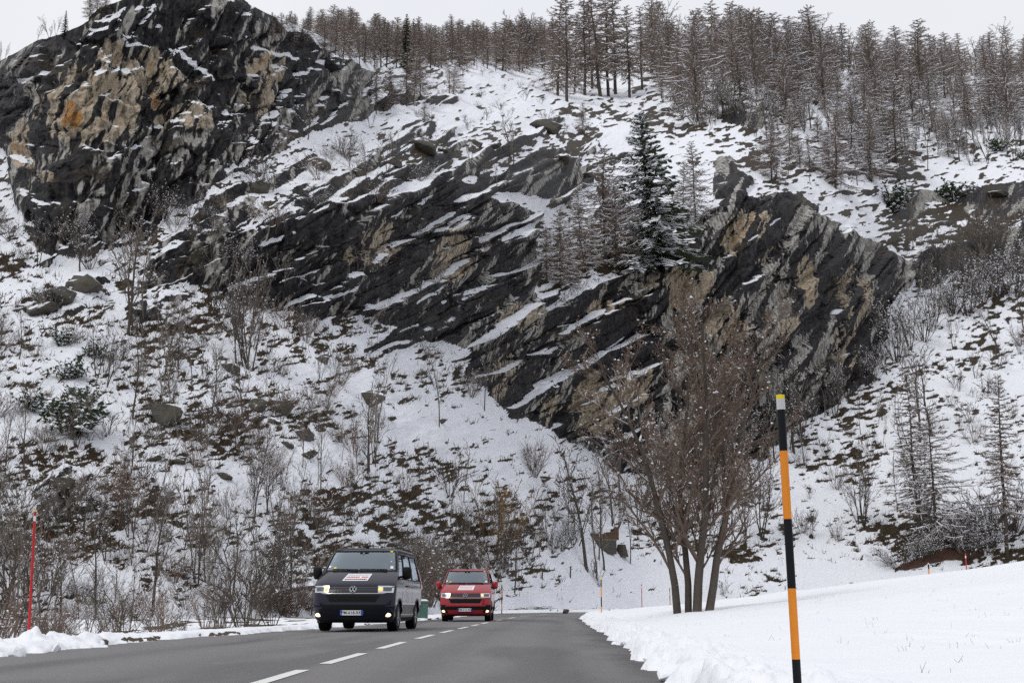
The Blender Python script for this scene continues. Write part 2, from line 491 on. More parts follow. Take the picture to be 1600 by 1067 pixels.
NU1, NR1 = 640, 420
u1 = np.linspace(-0.56, 0.56, NU1)
r1 = np.linspace(0, 1, NR1)
Yg = 3.0 * (foot_Y(u1)[None, :] / 3.0) ** r1[:, None]
Xg = u1[None, :] * Yg
zg, cg, drg, dlg = ground_z(Xg, Yg)
ii = np.arange(NR1 * NU1).reshape(NR1, NU1)
quads = np.stack([ii[:-1, :-1], ii[:-1, 1:], ii[1:, 1:], ii[1:, :-1]], -1).reshape(-1, 4)
me = mesh_np('snow_ground', np.stack([Xg, Yg, zg], -1).reshape(-1, 3), quads, True)
add_cover(me, np.stack([cg, cg * 0, cg * 0, cg * 0 + 1], -1).reshape(-1, 4))
go = obj('snowy_ground', me, M['snowfield'], kind='structure')
go['label'] = 'smooth white snow lying on the field and verges beside the road'

# wide base sheet reaching the horizon, below everything else
bs = MB(); bs.add([(-3000, -3000, -6), (3000, -3000, -6), (3000, 3000, -6), (-3000, 3000, -6)], [(0, 1, 2, 3)])
so = bs.build('valley_ground', M['snowfield'], kind='structure'); so['label'] = 'snowy valley ground far around the hill'
# ground behind and beside the camera
bk = MB()
bk.add([(-60, -40, -0.09), (60, -40, -0.09), (60, 3.05, -0.09), (-60, 3.05, -0.09)], [(0, 1, 2, 3)])
bo = bk.build('verge_ground', M['snowfield'], kind='structure'); bo['label'] = 'snow beside the road on the near side of the view'

# the road, its surface slightly crowned
ry = np.concatenate([np.linspace(-38, 3, 12), 3.0 * (150 / 3.0) ** np.linspace(0.01, 1, 150)])
rt = np.linspace(0, 1, 49)
xl_, xr_ = road_left(np.maximum(ry, 0)) - 0.45, road_right(np.maximum(ry, 0)) + 0.45
far = sstep(95, 125, ry)
Xr = xl_[:, None] * (1 - rt) + xr_[:, None] * rt
Yr = np.repeat(ry[:, None], 49, 1)
Zr = 0.03 * (1 - (2 * rt[None, :] - 1) ** 2) - 0.02 + 0 * Yr
wet = np.maximum(sstep(0.86, 0.97, rt[None, :] + 0.09 * (fbm(Xr / 0.5, Yr / 1.2, 80, 3) - 0.5)) * 0.8,
                 0.35 * sstep(0.55, 0.7, fbm(Xr / 1.2, Yr / 9, 81, 3)))
ii = np.arange(Xr.size).reshape(Xr.shape)
quads = np.stack([ii[:-1, :-1], ii[:-1, 1:], ii[1:, 1:], ii[1:, :-1]], -1).reshape(-1, 4)
me = mesh_np('road', np.stack([Xr, Yr, Zr], -1).reshape(-1, 3), quads, True)
xcen = np.interp(Yr, YC, XC)
trk = np.zeros_like(Xr)
for off in (-2.85, -1.25, 1.0, 2.5): trk = np.maximum(trk, np.exp(-((Xr - xcen - off) / 0.32) ** 2))
trk = trk * (0.4 + 0.6 * fbm(Xr / 0.8, Yr / 12, 83, 3))
add_cover(me, np.stack([wet, trk, wet * 0, wet * 0 + 1], -1).reshape(-1, 4))
road = obj('road', me, M['asphalt'], kind='structure')
road['label'] = 'grey two lane asphalt road curving away to the hill'

dash_y = [(-2.0, 1.0), (2.4, 5.4), (9.9, 12.5), (13.8, 16.8), (18.6, 21.9), (24.1, 27.2), (29.2, 32.2), (34.0, 37.0), (38.8, 41.6), (43.4, 46.6), (51.5, 55.5), (61, 66), (71, 76), (81, 86), (92, 97)]
for a, b_ in dash_y:
    ys = np.linspace(a, b_, 7); xc = np.interp(ys, YC, XC)
    w = 0.065
    vs = [(x + s * w, y, 0.0145) for x, y in zip(xc, ys) for s in (-1, 1)]
    mb = MB(); mb.add(vs, [(2 * i, 2 * i + 1, 2 * i + 3, 2 * i + 2) for i in range(6)])
    mb.build('lane_marking', M['paint'], road)

# ------------------------------------------------------------------ the hillside with its cliffs
NU, NT = 960, 560
UG = np.linspace(-0.56, 0.56, NU)
Yb = foot_Y(UG)
zb, _, _, _ = ground_z(UG * Yb, Yb)
Tb = (zb - EYE) / Yb - 0.0006
SKX = [-320, -60, 0, 30, 60, 100, 130, 150, 200, 300, 370, 400, 450, 500, 550, 575, 620, 700, 860, 1000, 1100, 1250, 1400, 1600, 1900]
SKY = [170, 120, 98, 85, 65, 52, 36, 14, -4, -12, -4, 18, 34, 55, 82, 96, 88, 82, 86, 84, 94, 108, 118, 118, 130]
skx = x_of(UG, 60.0)
Ts = T_of_y(np.interp(skx, SKX, SKY))
Ts = blur(Ts, 2, 0)
sg = np.linspace(0, 1, NT)
TG = Tb[None, :] + (Ts - Tb)[None, :] * sg[:, None]
UU = np.repeat(UG[None, :], NT, 0)
PY = y_of_T(TG); PX = x_of(UU, PY)

wx = PX + 46 * (fbm(PX / 60, PY / 60, 1, 4) - 0.5) + 10 * (fbm(PX / 9, PY / 9, 2, 2) - 0.5)
wy = PY + 40 * (fbm(PX / 60, PY / 60, 5, 4) - 0.5) + 10 * (fbm(PX / 9, PY / 9, 6, 2) - 0.5)

CRAG = [(-300, 150), (0, 90), (60, 58), (130, 28), (200, -30), (390, -30), (440, 40), (490, 62), (560, 100), (625, 148), (622, 182), (540, 196), (480, 215), (420, 245), (380, 275), (330, 305), (265, 330), (240, 375), (130, 405), (60, 390), (35, 310), (0, 250), (-300, 270)]
CLIFF = [(228, 412), (330, 375), (400, 358), (470, 335), (560, 308), (640, 288), (690, 278), (725, 290), (742, 312), (790, 322), (835, 338), (838, 420), (830, 470), (880, 450), (960, 425), (1015, 405), (1040, 380), (1130, 320), (1182, 294), (1232, 300), (1300, 345), (1385, 385), (1412, 410), (1405, 470), (1380, 530), (1345, 600), (1290, 650), (1220, 690), (1130, 730), (1000, 740), (930, 715), (885, 692), (865, 678), (800, 648), (765, 612), (735, 582), (728, 550), (700, 540), (650, 545), (580, 555), (556, 548), (610, 512), (540, 488), (450, 496), (370, 480), (300, 452), (255, 440)]
OUT = [[(735, 300), (760, 280), (820, 238), (868, 226), (880, 250), (915, 262), (930, 300), (880, 330), (820, 305)],
       [(815, 212), (850, 186), (890, 180), (892, 195), (850, 208)],
       [(925, 232), (960, 196), (1010, 198), (1000, 230), (950, 262)],
       [(1108, 258), (1135, 250), (1172, 278), (1160, 300), (1122, 318)],
       [(1115, 178), (1150, 172), (1195, 184), (1188, 206), (1130, 204)],
       [(620, 160), (660, 152), (722, 146), (722, 156), (650, 176)],
       [(600, 226), (650, 215), (712, 200), (715, 215), (670, 236), (610, 244)],
       [(28, 488), (60, 470), (100, 450), (130, 432), (162, 440), (166, 456), (120, 470), (90, 486), (60, 492)],
       [(1415, 395), (1500, 372), (1640, 330), (1700, 330), (1700, 420), (1600, 440), (1500, 445), (1420, 450)],
       [(1480, 300), (1560, 280), (1640, 280), (1640, 320), (1540, 345)],
       [(45, 770), (90, 738), (150, 744), (140, 790), (80, 812)]]
CR = in_poly(wx, wy, CRAG); CL = in_poly(wx, wy, CLIFF)
Rk = (CR | CL).astype(float)
for p in OUT: Rk = np.maximum(Rk, in_poly(wx, wy, p) * 0.95)
# banded outcrops along the dip of the strata
A = R(29)
Ld = PX * math.cos(A) - PY * math.sin(A); Cd = PX * math.sin(A) + PY * math.cos(A)
BAND = [(215, 405), (300, 335), (420, 260), (500, 220), (600, 200), (720, 190), (800, 210), (760, 300), (690, 276), (560, 306), (400, 356), (250, 420)]
zone = blur(blur(in_poly(wx, wy, BAND).astype(float), 8, 0), 8, 1)
nb = fbm(Ld / 120, Cd / 21, 12, 4) + 0.10 * (fbm(PX / 14, PY / 9, 13, 3) - 0.5)
Rk = np.maximum(Rk, zone * sstep(0.475, 0.53, nb))
zone2 = sstep(640, 720, PX) * (1 - sstep(1000, 1080, PX)) * sstep(195, 225, PY) * (1 - sstep(330, 360, PY))
Rk = np.maximum(Rk, zone2 * sstep(0.55, 0.60, nb))
zone3 = sstep(1160, 1260, PX) * sstep(200, 260, PY) * (1 - sstep(400, 470, PY))
Rk = np.maximum(Rk, zone3 * sstep(0.60, 0.66, fbm(PX / 70, PY / 16, 15, 4)))
zone4 = (1 - sstep(230, 420, PX)) * sstep(385, 420, PY) * (1 - sstep(480, 560, PY))
Rk = np.maximum(Rk, zone4 * sstep(0.56, 0.62, fbm((PX + PY * 0.3) / 60, PY / 13, 16, 4)))
# snow lying on ledges: (x0, y0, x1, y1, half width)
LEDGE = [(270, 72, 345, 124, 4), (742, 396, 838, 350, 4), (648, 474, 700, 442, 4), (828, 494, 968, 424, 6), (556, 547, 618, 513, 5), (950, 545, 983, 524, 2.2),
         (1022, 396, 1120, 330, 4), (430, 78, 560, 112, 4), (380, 60, 430, 84, 4), (40, 140, 85, 115, 4), (190, 64, 232, 74, 2.5), (140, 46, 175, 52, 2.5), (600, 345, 690, 300, 3),
         (870, 462, 1010, 410, 6), (1290, 330, 1400, 392, 6), (420, 355, 520, 330, 3), (330, 460, 420, 430, 3), (470, 480, 560, 450, 3), (390, 395, 450, 372, 2.5), (1160, 380, 1210, 345, 2)]
strip = np.zeros_like(PX)
for x0, y0, x1, y1, w in LEDGE:
    dx, dy = x1 - x0, y1 - y0; L2 = dx * dx + dy * dy
    qx = PX + 8 * (fbm(PX / 12, PY / 12, 18, 2) - 0.5); qy = PY + 8 * (fbm(PX / 12, PY / 12, 19, 2) - 0.5)
    t = np.clip(((qx - x0) * dx + (qy - y0) * dy) / L2, 0, 1)
    dd = np.hypot(qx - x0 - t * dx, qy - y0 - t * dy)
    strip = np.maximum(strip, 1 - sstep(w * 0.6, w * 1.25, dd / (0.35 + 0.65 * np.sin(np.pi * np.clip(t * 0.9 + 0.05, 0, 1)))))
strip = strip * sstep(0.36, 0.50, fbm(PX / 22, PY / 14, 20, 3))
Rk = Rk * (1 - strip)
Rb = blur(blur((CR | CL).astype(float) * 0.85 + 0.15 * Rk, 4, 0), 6, 1)

# steepness -> distance, integrated up every profile
shelf = sstep(540, 620, PX) * (1 - sstep(1040, 1120, PX)) * (1 - sstep(215, 250, PY))
s0 = np.maximum(0.56 + 0 * TG, TG + 0.12)
s0 = s0 * (1 - shelf) + (TG + 0.072) * shelf
tan_s = np.exp(np.log(s0) * (1 - Rb) + np.log(3.2) * Rb)
tan_s = np.maximum(tan_s, TG + 0.07)
dT = np.diff(TG, axis=0)
g = dT / (0.5 * (tan_s[1:] + tan_s[:-1]) - 0.5 * (TG[1:] + TG[:-1]))
lnY = np.log(Yb)[None, :] + np.concatenate([np.zeros((1, NU)), np.cumsum(g, 0)], 0)
wgt = sstep(0, 0.12, sg)[:, None]
lnY = lnY * (1 - wgt) + blur(lnY, 26, 1) * wgt
YY = np.exp(lnY)
P = np.stack([UU * YY, YY, EYE + TG * YY], -1)

def normals(P):
    a = np.gradient(P, axis=1); b = np.gradient(P, axis=0)
    n = np.cross(a, b); n /= np.linalg.norm(n, axis=-1, keepdims=True) + 1e-12
    return np.where(n[..., 1:2] > 0, -n, n) if False else n
N0 = normals(P)
for ax in (0, 1):
    N0 = blur(N0, 6, ax)
N0 /= np.linalg.norm(N0, axis=-1, keepdims=True)
# relief, measured in photo pixels and scaled to metres by distance
px2m = YY / F
def saw(c, seed, l):
    k = c + 0.9 * fbm(l / 90, c * 0.8, seed, 3)
    f = k - np.floor(k)
    return np.where(f < 0.16, f / 0.16, 1 - (f - 0.16) / 0.84)
def blocks(a, b, seed):
    """fractured rock: every jittered cell is a tilted facet of its own height; returns height and a cell value"""
    ai = np.floor(a).astype(np.int64); bi = np.floor(b).astype(np.int64)
    best = np.full(a.shape, 9e9); sec = np.full(a.shape, 9e9); h = np.zeros(a.shape); val = np.zeros(a.shape)
    for di in (-1, 0, 1):
        for dj in (-1, 0, 1):
            ca, cb = ai + di, bi + dj
            k = PERM[(PERM[(ca + seed * 97) & 4095] + cb) & 4095]
            qa = ca + 0.1 + 0.8 * VAL[k]; qb = cb + 0.1 + 0.8 * VAL[(k + 911) & 4095]
            d = (a - qa) ** 2 + (b - qb) ** 2
            m = d < best
            hh = VAL[(k + 1777) & 4095] + (VAL[(k + 333) & 4095] - 0.5) * 1.3 * (a - qa) + (VAL[(k + 555) & 4095] - 0.5) * 0.8 * (b - qb)
            sec = np.where(m, best, np.minimum(sec, d)); best = np.where(m, d, best); h = np.where(m, hh, h); val = np.where(m, VAL[(k + 77) & 4095], val)
    return h - 0.5, val, np.sqrt(sec) - np.sqrt(best)
left = blur(blur(CR * 1.0, 5, 0), 5, 1)
inR = sstep(1000, 1060, PX)                                # the right-hand cliff dips more steeply
wb1 = 10 * (fbm(PX / 30, PY / 30, 71, 3) - 0.5); wb2 = 9 * (fbm(PX / 30, PY / 30, 74, 3) - 0.5)
def strata(deg, seed, lenf=1.0, sawf=1.0, wf=1.0, ck=1.0):
    a_ = R(deg)
    L_ = PX * math.cos(a_) - PY * math.sin(a_) + wb1; C_ = PX * math.sin(a_) + PY * math.cos(a_) + wb2
    b1, v1, e1 = blocks(L_ / (105 * lenf), C_ / (34 * wf), seed); b2, v2, e2 = blocks(L_ / (40 * lenf), C_ / (15 * wf), seed + 3); b3, v3, e3 = blocks(L_ / (13 * lenf), C_ / (6 * wf), seed + 6)
    s1 = saw(C_ / 60, seed + 20, L_); s2 = saw(C_ / 22, seed + 24, L_)
    st = fbm(L_ / 60, C_ / 6.0, seed + 30, 3)
    crack = np.maximum(1 - sstep(0.02, 0.10, e1), 0.8 * (1 - sstep(0.03, 0.16, e2)))
    crack = ck * crack * sstep(0.36, 0.58, fbm(PX / 34, PY / 34, seed + 40, 3))
    return -3.5 * crack + sawf * (12 * s1 + 3.0 * s2) + 12 * b1 + 5.5 * b2 + 2.0 * b3 + 1.5 * (st - 0.5), 0.55 * v1 + 0.33 * v2 + 0.12 * v3, st, crack
rA, vA, stA, kA = strata(29, 100, 2.3, 1.0, 1.45, 0.75); rB, vB, stB, kB = strata(50, 200, 2.2, 0.8, 2.0, 0.6); rC, vC, stC, kC = strata(60, 300, 1.7, 0.5, 2.0, 0.55)
wA = (1 - inR) * (1 - left); wB = inR * (1 - left); wC = left
rel_rock = rA * wA + rB * wB + (rC + 14 * (1 - np.abs(2 * fbm(PX / 60, PY / 46, 30, 4) - 1) - 0.7)) * wC
crack = kA * wA + kB * wB + kC * wC
cellv = vA * wA + vB * wB + vC * wC; strat = stA * wA + stB * wB + stC * wC
rel_rock = rel_rock * (0.5 + 0.5 * Rb) + 1.6 * (fbm(PX / 6.5, PY / 6.5, 36, 2) - 0.5)
big = 30 * (fbm(PX / 330 + 5.3, PY / 260, 39, 3) - 0.5)
tussock = fbm((PX + 0.35 * PY) / 10, (PY + 0.12 * PX) / 3.6, 41, 3)
rel_soil = 9 * (fbm(PX / 42, PY / 30, 43, 3) - 0.5) + 2.0 * (tussock - 0.5)
edge = sstep(0, 0.05, sg)[:, None]
topfade = (1 - 0.75 * sstep(0.96, 1.0, sg))[:, None]
Rs = blur(blur(Rk, 2, 0), 2, 1)
disp = (big * (0.35 + 0.65 * Rb) + Rs * rel_rock * 1.6 + (1 - Rs) * rel_soil) * edge * topfade
P = P + N0 * (disp * px2m)[..., None]
N1 = normals(P)
nz = N1[..., 2]

# cover: snow / rock tone / warmth / plants
dens = np.full(PX.shape, 0.27)
def dz(poly, val, k=14):
    global dens
    m = blur(blur(in_poly(wx, wy, poly).astype(float), k, 0), k, 1); dens = dens * (1 - m) + val * m
dz([(-300, 400), (480, 470), (560, 600), (520, 1000), (-300, 1000)], 0.22)
dz([(560, 560), (740, 535), (880, 690), (960, 760), (900, 760), (700, 700), (600, 690)], 0.12)
dz([(500, 700), (880, 720), (900, 850), (640, 860), (500, 800)], 0.31)
dz([(780, 860), (930, 800), (1300, 700), (1700, 520), (1700, 700), (1400, 800), (1150, 960), (760, 960)], 0.15)
dz([(1240, 720), (1420, 600), (1700, 480), (1700, 640), (1450, 760), (1330, 830), (1230, 880)], 0.22)
dz([(600, 90), (1080, 90), (1100, 240), (900, 190), (700, 200), (620, 190)], 0.14)
dz([(1060, 190), (1180, 210), (1260, 300), (1180, 290), (1090, 270)], 0.22)
dz([(1400, 200), (1620, 190), (1620, 300), (1480, 320), (1400, 290)], 0.20)
dz([(1420, 300), (1700, 300), (1700, 470), (1420, 470)], 0.55)
dz([(1180, 210), (1420, 200), (1420, 400), (1260, 330)], 0.42)
dz([(-300, 380), (240, 400), (200, 470), (-300, 480)], 0.34)
thr = 1 - dens
lowf = fbm(PX / 130, PY / 60, 46, 6, 0.66)
dn = tussock * 0.50 + 0.50 * lowf + 0.10 * (fbm(PX / 5, PY / 3, 48, 2) - 0.5)
q = np.quantile(dn, np.linspace(0, 1, 201))
rank = np.interp(dn, q, np.linspace(0, 1, 201))
bare = sstep(thr - 0.17, thr + 0.17, rank)
snow_soil = 1 - bare
nzb = blur(blur(nz, 1, 0), 1, 1)
lf = fbm(Ld / 90, Cd / 30, 51, 4)
snow_rock = sstep(0.56, 0.84, 0.5 * nz + 0.5 * nzb + 0.55 * (lf - 0.5) - 0.04 - 0.18 * inR + 0.05 * left + 0.10 * left * (1 - sstep(20, 110, PY)))
snow = np.where(Rs > 0.5, snow_rock, snow_soil)
snow = np.clip(snow + strip, 0, 1)
AS = R(66)
Ls = PX * math.cos(AS) - PY * math.sin(AS); Cs = PX * math.sin(AS) + PY * math.cos(AS)
wob = 14 * (fbm(PX / 40, PY / 40, 53, 3) - 0.5)
streak = fbm(Ls / 62, (Cs + wob) / 8.5, 54, 3)
blot = fbm(PX / 48, PY / 48, 60, 4)
tone = 0.74 * streak + 0.16 * strat + 0.36 * blot + 0.22 * cellv
tone = tone + 0.02 * left
_m = Rs > 0.5; _q = np.quantile(tone[_m], np.linspace(0, 1, 101)); tone = np.interp(tone, _q, np.linspace(0, 1, 101)) + 0.13 * inR - 0.06 - 0.5 * crack
WARM = [(1165, 372, 42, 52, .78), (1075, 450, 50, 40, .72), (1120, 512, 50, 34, .7), (1245, 445, 18, 50, .78), (1212, 515, 30, 22, .6), (1325, 465, 32, 60, .7), (1312, 545, 30, 48, .66), (930, 630, 40, 56, .7),
        (860, 640, 18, 28, .7), (985, 600, 34, 40, .7), (700, 400, 40, 60, .62), (590, 372, 40, 40, .58), (548, 402, 30, 24, .55), (940, 478, 34, 16, .66), (1010, 445, 22, 14, .6),
        (140, 170, 80, 80, .70), (122, 190, 18, 30, 1.0), (232, 115, 56, 52, .70), (236, 158, 20, 14, 1.05), (168, 82, 36, 24, .80), (290, 188, 60, 30, .66), (430, 106, 42, 34, .80), (410, 150, 34, 38, .66), (52, 232, 24, 46, .85),
        (92, 292, 18, 12, .8), (780, 580, 40, 60, .42), (800, 500, 50, 30, .5)]
warm = np.zeros_like(PX)
for ex, ey, rx, rw, amt in WARM:
    d2 = ((PX - ex + wob) / rx) ** 2 + ((PY - ey + wob) / rw) ** 2
    warm = np.maximum(warm, amt * (1 - sstep(0.35, 1.15, d2)))
fst = fbm(Ls / 40, (Cs + wob) / 5.0, 64, 3)
warm = (warm - 0.4 * crack) * sstep(0.39, 0.49, 0.48 * streak + 0.36 * fst + 0.16 * cellv)
brush = np.where(Rs > 0.5, 0.7 * sstep(0.60, 0.72, fbm(PX / 38, PY / 26, 62, 4)) * (nz > 0.1), 1.0)
cover = np.stack([snow, np.clip(tone, 0, 1), np.clip(warm, 0, 1.2), brush], -1)

# back of the crest
PB = [P]; CB = [cover]
for k in range(1, 9):
    Q = P[-1].copy(); fac = 1 + 0.05 * k
    Q[:, 0] *= fac; Q[:, 1] *= fac; Q[:, 2] -= 0.16 * (Q[:, 1] - P[-1, :, 1]) * 1.0
    PB.append(Q[None]); CB.append(cover[-1:])
Pall = np.concatenate(PB, 0); Call = np.concatenate(CB, 0)
nrow = Pall.shape[0]
ii = np.arange(nrow * NU).reshape(nrow, NU)
quads = np.stack([ii[:-1, :-1], ii[:-1, 1:], ii[1:, 1:], ii[1:, :-1]], -1).reshape(-1, 4)
Vall = Pall.reshape(-1, 3); Call = Call.reshape(-1, 4)
cls = np.zeros((nrow, NU), int)
cls[:NT][in_poly(PX, PY, CRAG)] = 1
cls[:NT][in_poly(PX, PY, CLIFF)] = 2
fc = cls[:-1, :-1].reshape(-1)
for k, nm, lab in ((0, 'hillside', 'steep snow covered hillside with tufts and rocks showing through'), (1, 'rock_crag', 'dark rocky crag with ochre patches rising to the skyline'), (2, 'rock_cliff', 'dark streaked rock cliff with slanting snow ledges above the snow cone')):
    fq = quads[fc == k]
    used, inv = np.unique(fq.ravel(), return_inverse=True)
    me = mesh_np(nm, Vall[used], inv.reshape(-1, 4), k == 0)
    add_cover(me, Call[used])
    o = obj(nm, me, M['terrain'], kind='structure'); o['label'] = lab

# unseen hillside added behind the camera: darker van reflections, less flat front light
na, nr = 150, 26
aa = np.linspace(R(105), R(435 - 180), na)
rr = np.linspace(0, 1, nr)
AA, RR = np.meshgrid(aa, rr)
hh = 62 + 34 * (fbm(AA * 6, AA * 0, 310, 3) - 0.3)
DD = 150 + 170 * RR + 16 * (fbm(AA * 9, RR * 5, 312, 4) - 0.5)
OX, OY = np.sin(AA) * DD, np.cos(AA) * DD
OZ = -1.5 + hh * RR ** 1.15 + 9 * (fbm(AA * 22, RR * 9, 314, 4) - 0.5) * sstep(0, 0.2, RR)
oi = np.arange(na * nr).reshape(nr, na)
oq = np.stack([oi[:-1, :-1], oi[:-1, 1:], oi[1:, 1:], oi[1:, :-1]], -1).reshape(-1, 4)
me = mesh_np('unseen_added_hillside', np.stack([OX, OY, OZ], -1).reshape(-1, 3), oq, True)
oc = sstep(0.50, 0.60, fbm(AA * 40, RR * 30, 316, 4))
add_cover(me, np.stack([oc, oc * 0 + 0.4, oc * 0, oc * 0 + 1], -1).reshape(-1, 4))
oo = obj('unseen_added_hillside', me, M['terrain'], kind='structure'); oo['label'] = 'unseen patchy snowy hillside added behind the camera to darken reflections'

def hill(px, py):
    """the hillside point seen at photo position (px, py), and its distance"""
    u = float(u_of(px, py)); T = float(T_of_y(py))
    j = min(max((u - UG[0]) / (UG[1] - UG[0]), 0), NU - 1.001); j0 = int(j); fj = j - j0
    tb = Tb[j0] * (1 - fj) + Tb[j0 + 1] * fj; ts = Ts[j0] * (1 - fj) + Ts[j0 + 1] * fj
    i = min(max((T - tb) / (ts - tb), 0), 1) * (NT - 1); i = min(i, NT - 1.001); i0 = int(i); fi = i - i0
    p = (P[i0, j0] * (1 - fi) + P[i0 + 1, j0] * fi) * (1 - fj) + (P[i0, j0 + 1] * (1 - fi) + P[i0 + 1, j0 + 1] * fi) * fj
    return Vector(p), float(p[1])
print('depths', [(x, y, round(hill(x, y)[1])) for x, y in ((100, 300), (600, 300), (620, 110), (900, 150), (1200, 300), (1200, 200), (1500, 150), (1020, 420), (300, 700), (1465, 850))])

# ------------------------------------------------------------------ trees: shared prototypes
def tubes(seg, sides=3):
    """seg rows: x0 y0 z0 x1 y1 z1 r0 r1 -> vertices, quads"""
    seg = np.asarray(seg, float)
    p0, p1, r0, r1 = seg[:, 0:3], seg[:, 3:6], seg[:, 6], seg[:, 7]
    d = p1 - p0; d /= np.linalg.norm(d, axis=1, keepdims=True) + 1e-9
    ref = np.where(np.abs(d[:, 2:3]) > 0.9, np.array([[1.0, 0, 0]]), np.array([[0, 0, 1.0]]))
    a = np.cross(d, ref); a /= np.linalg.norm(a, axis=1, keepdims=True) + 1e-9
    b = np.cross(a, d)
    vs = []
    for p, r in ((p0, r0), (p1, r1)):
        for k in range(sides):
            t = 2 * math.pi * k / sides + math.pi / 2 + (math.pi / sides if sides == 3 else 0)
            vs.append(p + (a * math.cos(t) + b * math.sin(t)) * r[:, None])
    V = np.stack(vs, 1).reshape(-1, 3)
    base = (np.arange(len(seg)) * 2 * sides)[:, None]
    fs = []
    for k in range(sides):
        k2 = (k + 1) % sides
        fs.append(np.concatenate([base + k, base + k2, base + sides + k2, base + sides + k], 1))
    Fq = np.stack(fs, 1).reshape(-1, 4)
    return V, Fq

def clumps(pts, rads, rng, flat=0.6):
    """little lumps (octahedra, uneven)"""
    pts = np.asarray(pts, float); n = len(pts); rads = np.asarray(rads, float)
    dirs = np.array([[1, 0, 0], [0, 1, 0], [-1, 0, 0], [0, -1, 0], [0, 0, flat], [0, 0, -flat * 0.6]], float)
    jit = rng.uniform(0.65, 1.35, (n, 6, 1))
    V = (pts[:, None, :] + dirs[None] * jit * rads[:, None, None]).reshape(-1, 3)
    tri = np.array([[0, 1, 4], [1, 2, 4], [2, 3, 4], [3, 0, 4], [1, 0, 5], [2, 1, 5], [3, 2, 5], [0, 3, 5]])
    Ft = (np.arange(n) * 6)[:, None, None] + tri[None]
    return V, Ft.reshape(-1, 3)

def unit(v):
    return v / (np.linalg.norm(v) + 1e-9)

def grow(rng, start, d, L, r, level, out, tips, spec):
    """one branch with its children; spec[level] = (segments, children, length ratio, spread deg, up pull, wander)"""
    nseg, nch, ratio, spread, up, wander, first = spec[level]
    p = np.array(start, float); d = unit(np.array(d, float))
    pts = [p.copy()]; dirs = [d.copy()]
    for i in range(nseg):
        d = unit(d + rng.normal(0, wander, 3) + np.array([0, 0, up]))
        q = p + d * L / nseg
        ra = r * (1 - 0.75 * i / nseg); rb = r * (1 - 0.75 * (i + 1) / nseg)
        out[min(level, len(out) - 1)].append((*p, *q, ra, rb))
        p = q; pts.append(p.copy()); dirs.append(d.copy())
    if level + 1 < len(spec):
        for c in range(nch):
            t = first + (1 - first) * (c + rng.random()) / nch
            k = min(int(t * nseg), nseg - 1); f = t * nseg - k
            s = pts[k] * (1 - f) + pts[k + 1] * f
            ax = unit(rng.normal(0, 1, 3)); side = unit(np.cross(dirs[k + 1], ax))
            an = R(spread) * rng.uniform(0.6, 1.3)
            nd = dirs[k + 1] * math.cos(an) + side * math.sin(an)
            grow(rng, s, nd, L * ratio * rng.uniform(0.6, 1.2) * (1.15 - 0.55 * t), max(r * (1 - 0.75 * t) * 0.6, 0.35 * r * 0.5), level + 1, out, tips, spec)
    else:
        tips.append(pts[-1]); tips.append(pts[len(pts) // 2])

def make_decid(seed, stems=1, H=10.0, bushy=1.0, lean=0.12, rad=0.13, snow_n=60, wide=38, minr=0.019, stem_up=0.05):
    rng = np.random.default_rng(seed)
    out = [[], [], []]; tips = []
    for s in range(stems):
        a = rng.uniform(0, 6.28); tl = lean * (1 if stems == 1 else rng.uniform(1.0, 2.6))
        d = (math.cos(a) * tl, math.sin(a) * tl, 1)
        hh = H * rng.uniform(0.75, 0.98) * (1 if stems == 1 else rng.uniform(0.7, 1))
        st = (math.cos(a) * 0.02 * H * (stems > 1), math.sin(a) * 0.02 * H * (stems > 1), -0.15)
        spec = [(7, int(13 * bushy), 0.42, wide, stem_up, 0.06, 0.22), (4, int(7 * bushy), 0.45, 34, 0.10, 0.10, 0.15), (3, 3, 0.5, 32, 0.06, 0.14, 0.15), (2, 0, 0.5, 30, 0.04, 0.16, 0)]
        grow(rng, st, d, hh, rad * (1 if stems == 1 else 0.65), 0, out, tips, spec)
    T = np.array(out[0]); C = np.array(out[1] + out[2])
    T[:, 6:] = np.maximum(T[:, 6:], 0.03); C[:, 6:] = np.maximum(C[:, 6:], minr)
    tips = np.array(tips); sel = tips[rng.permutation(len(tips))[:snow_n]]
    return dict(trunk=tubes(T, 5), crown=tubes(C, 3), snow=clumps(sel, rng.uniform(0.04, 0.11, len(sel)) * H / 10, rng) if snow_n else None)

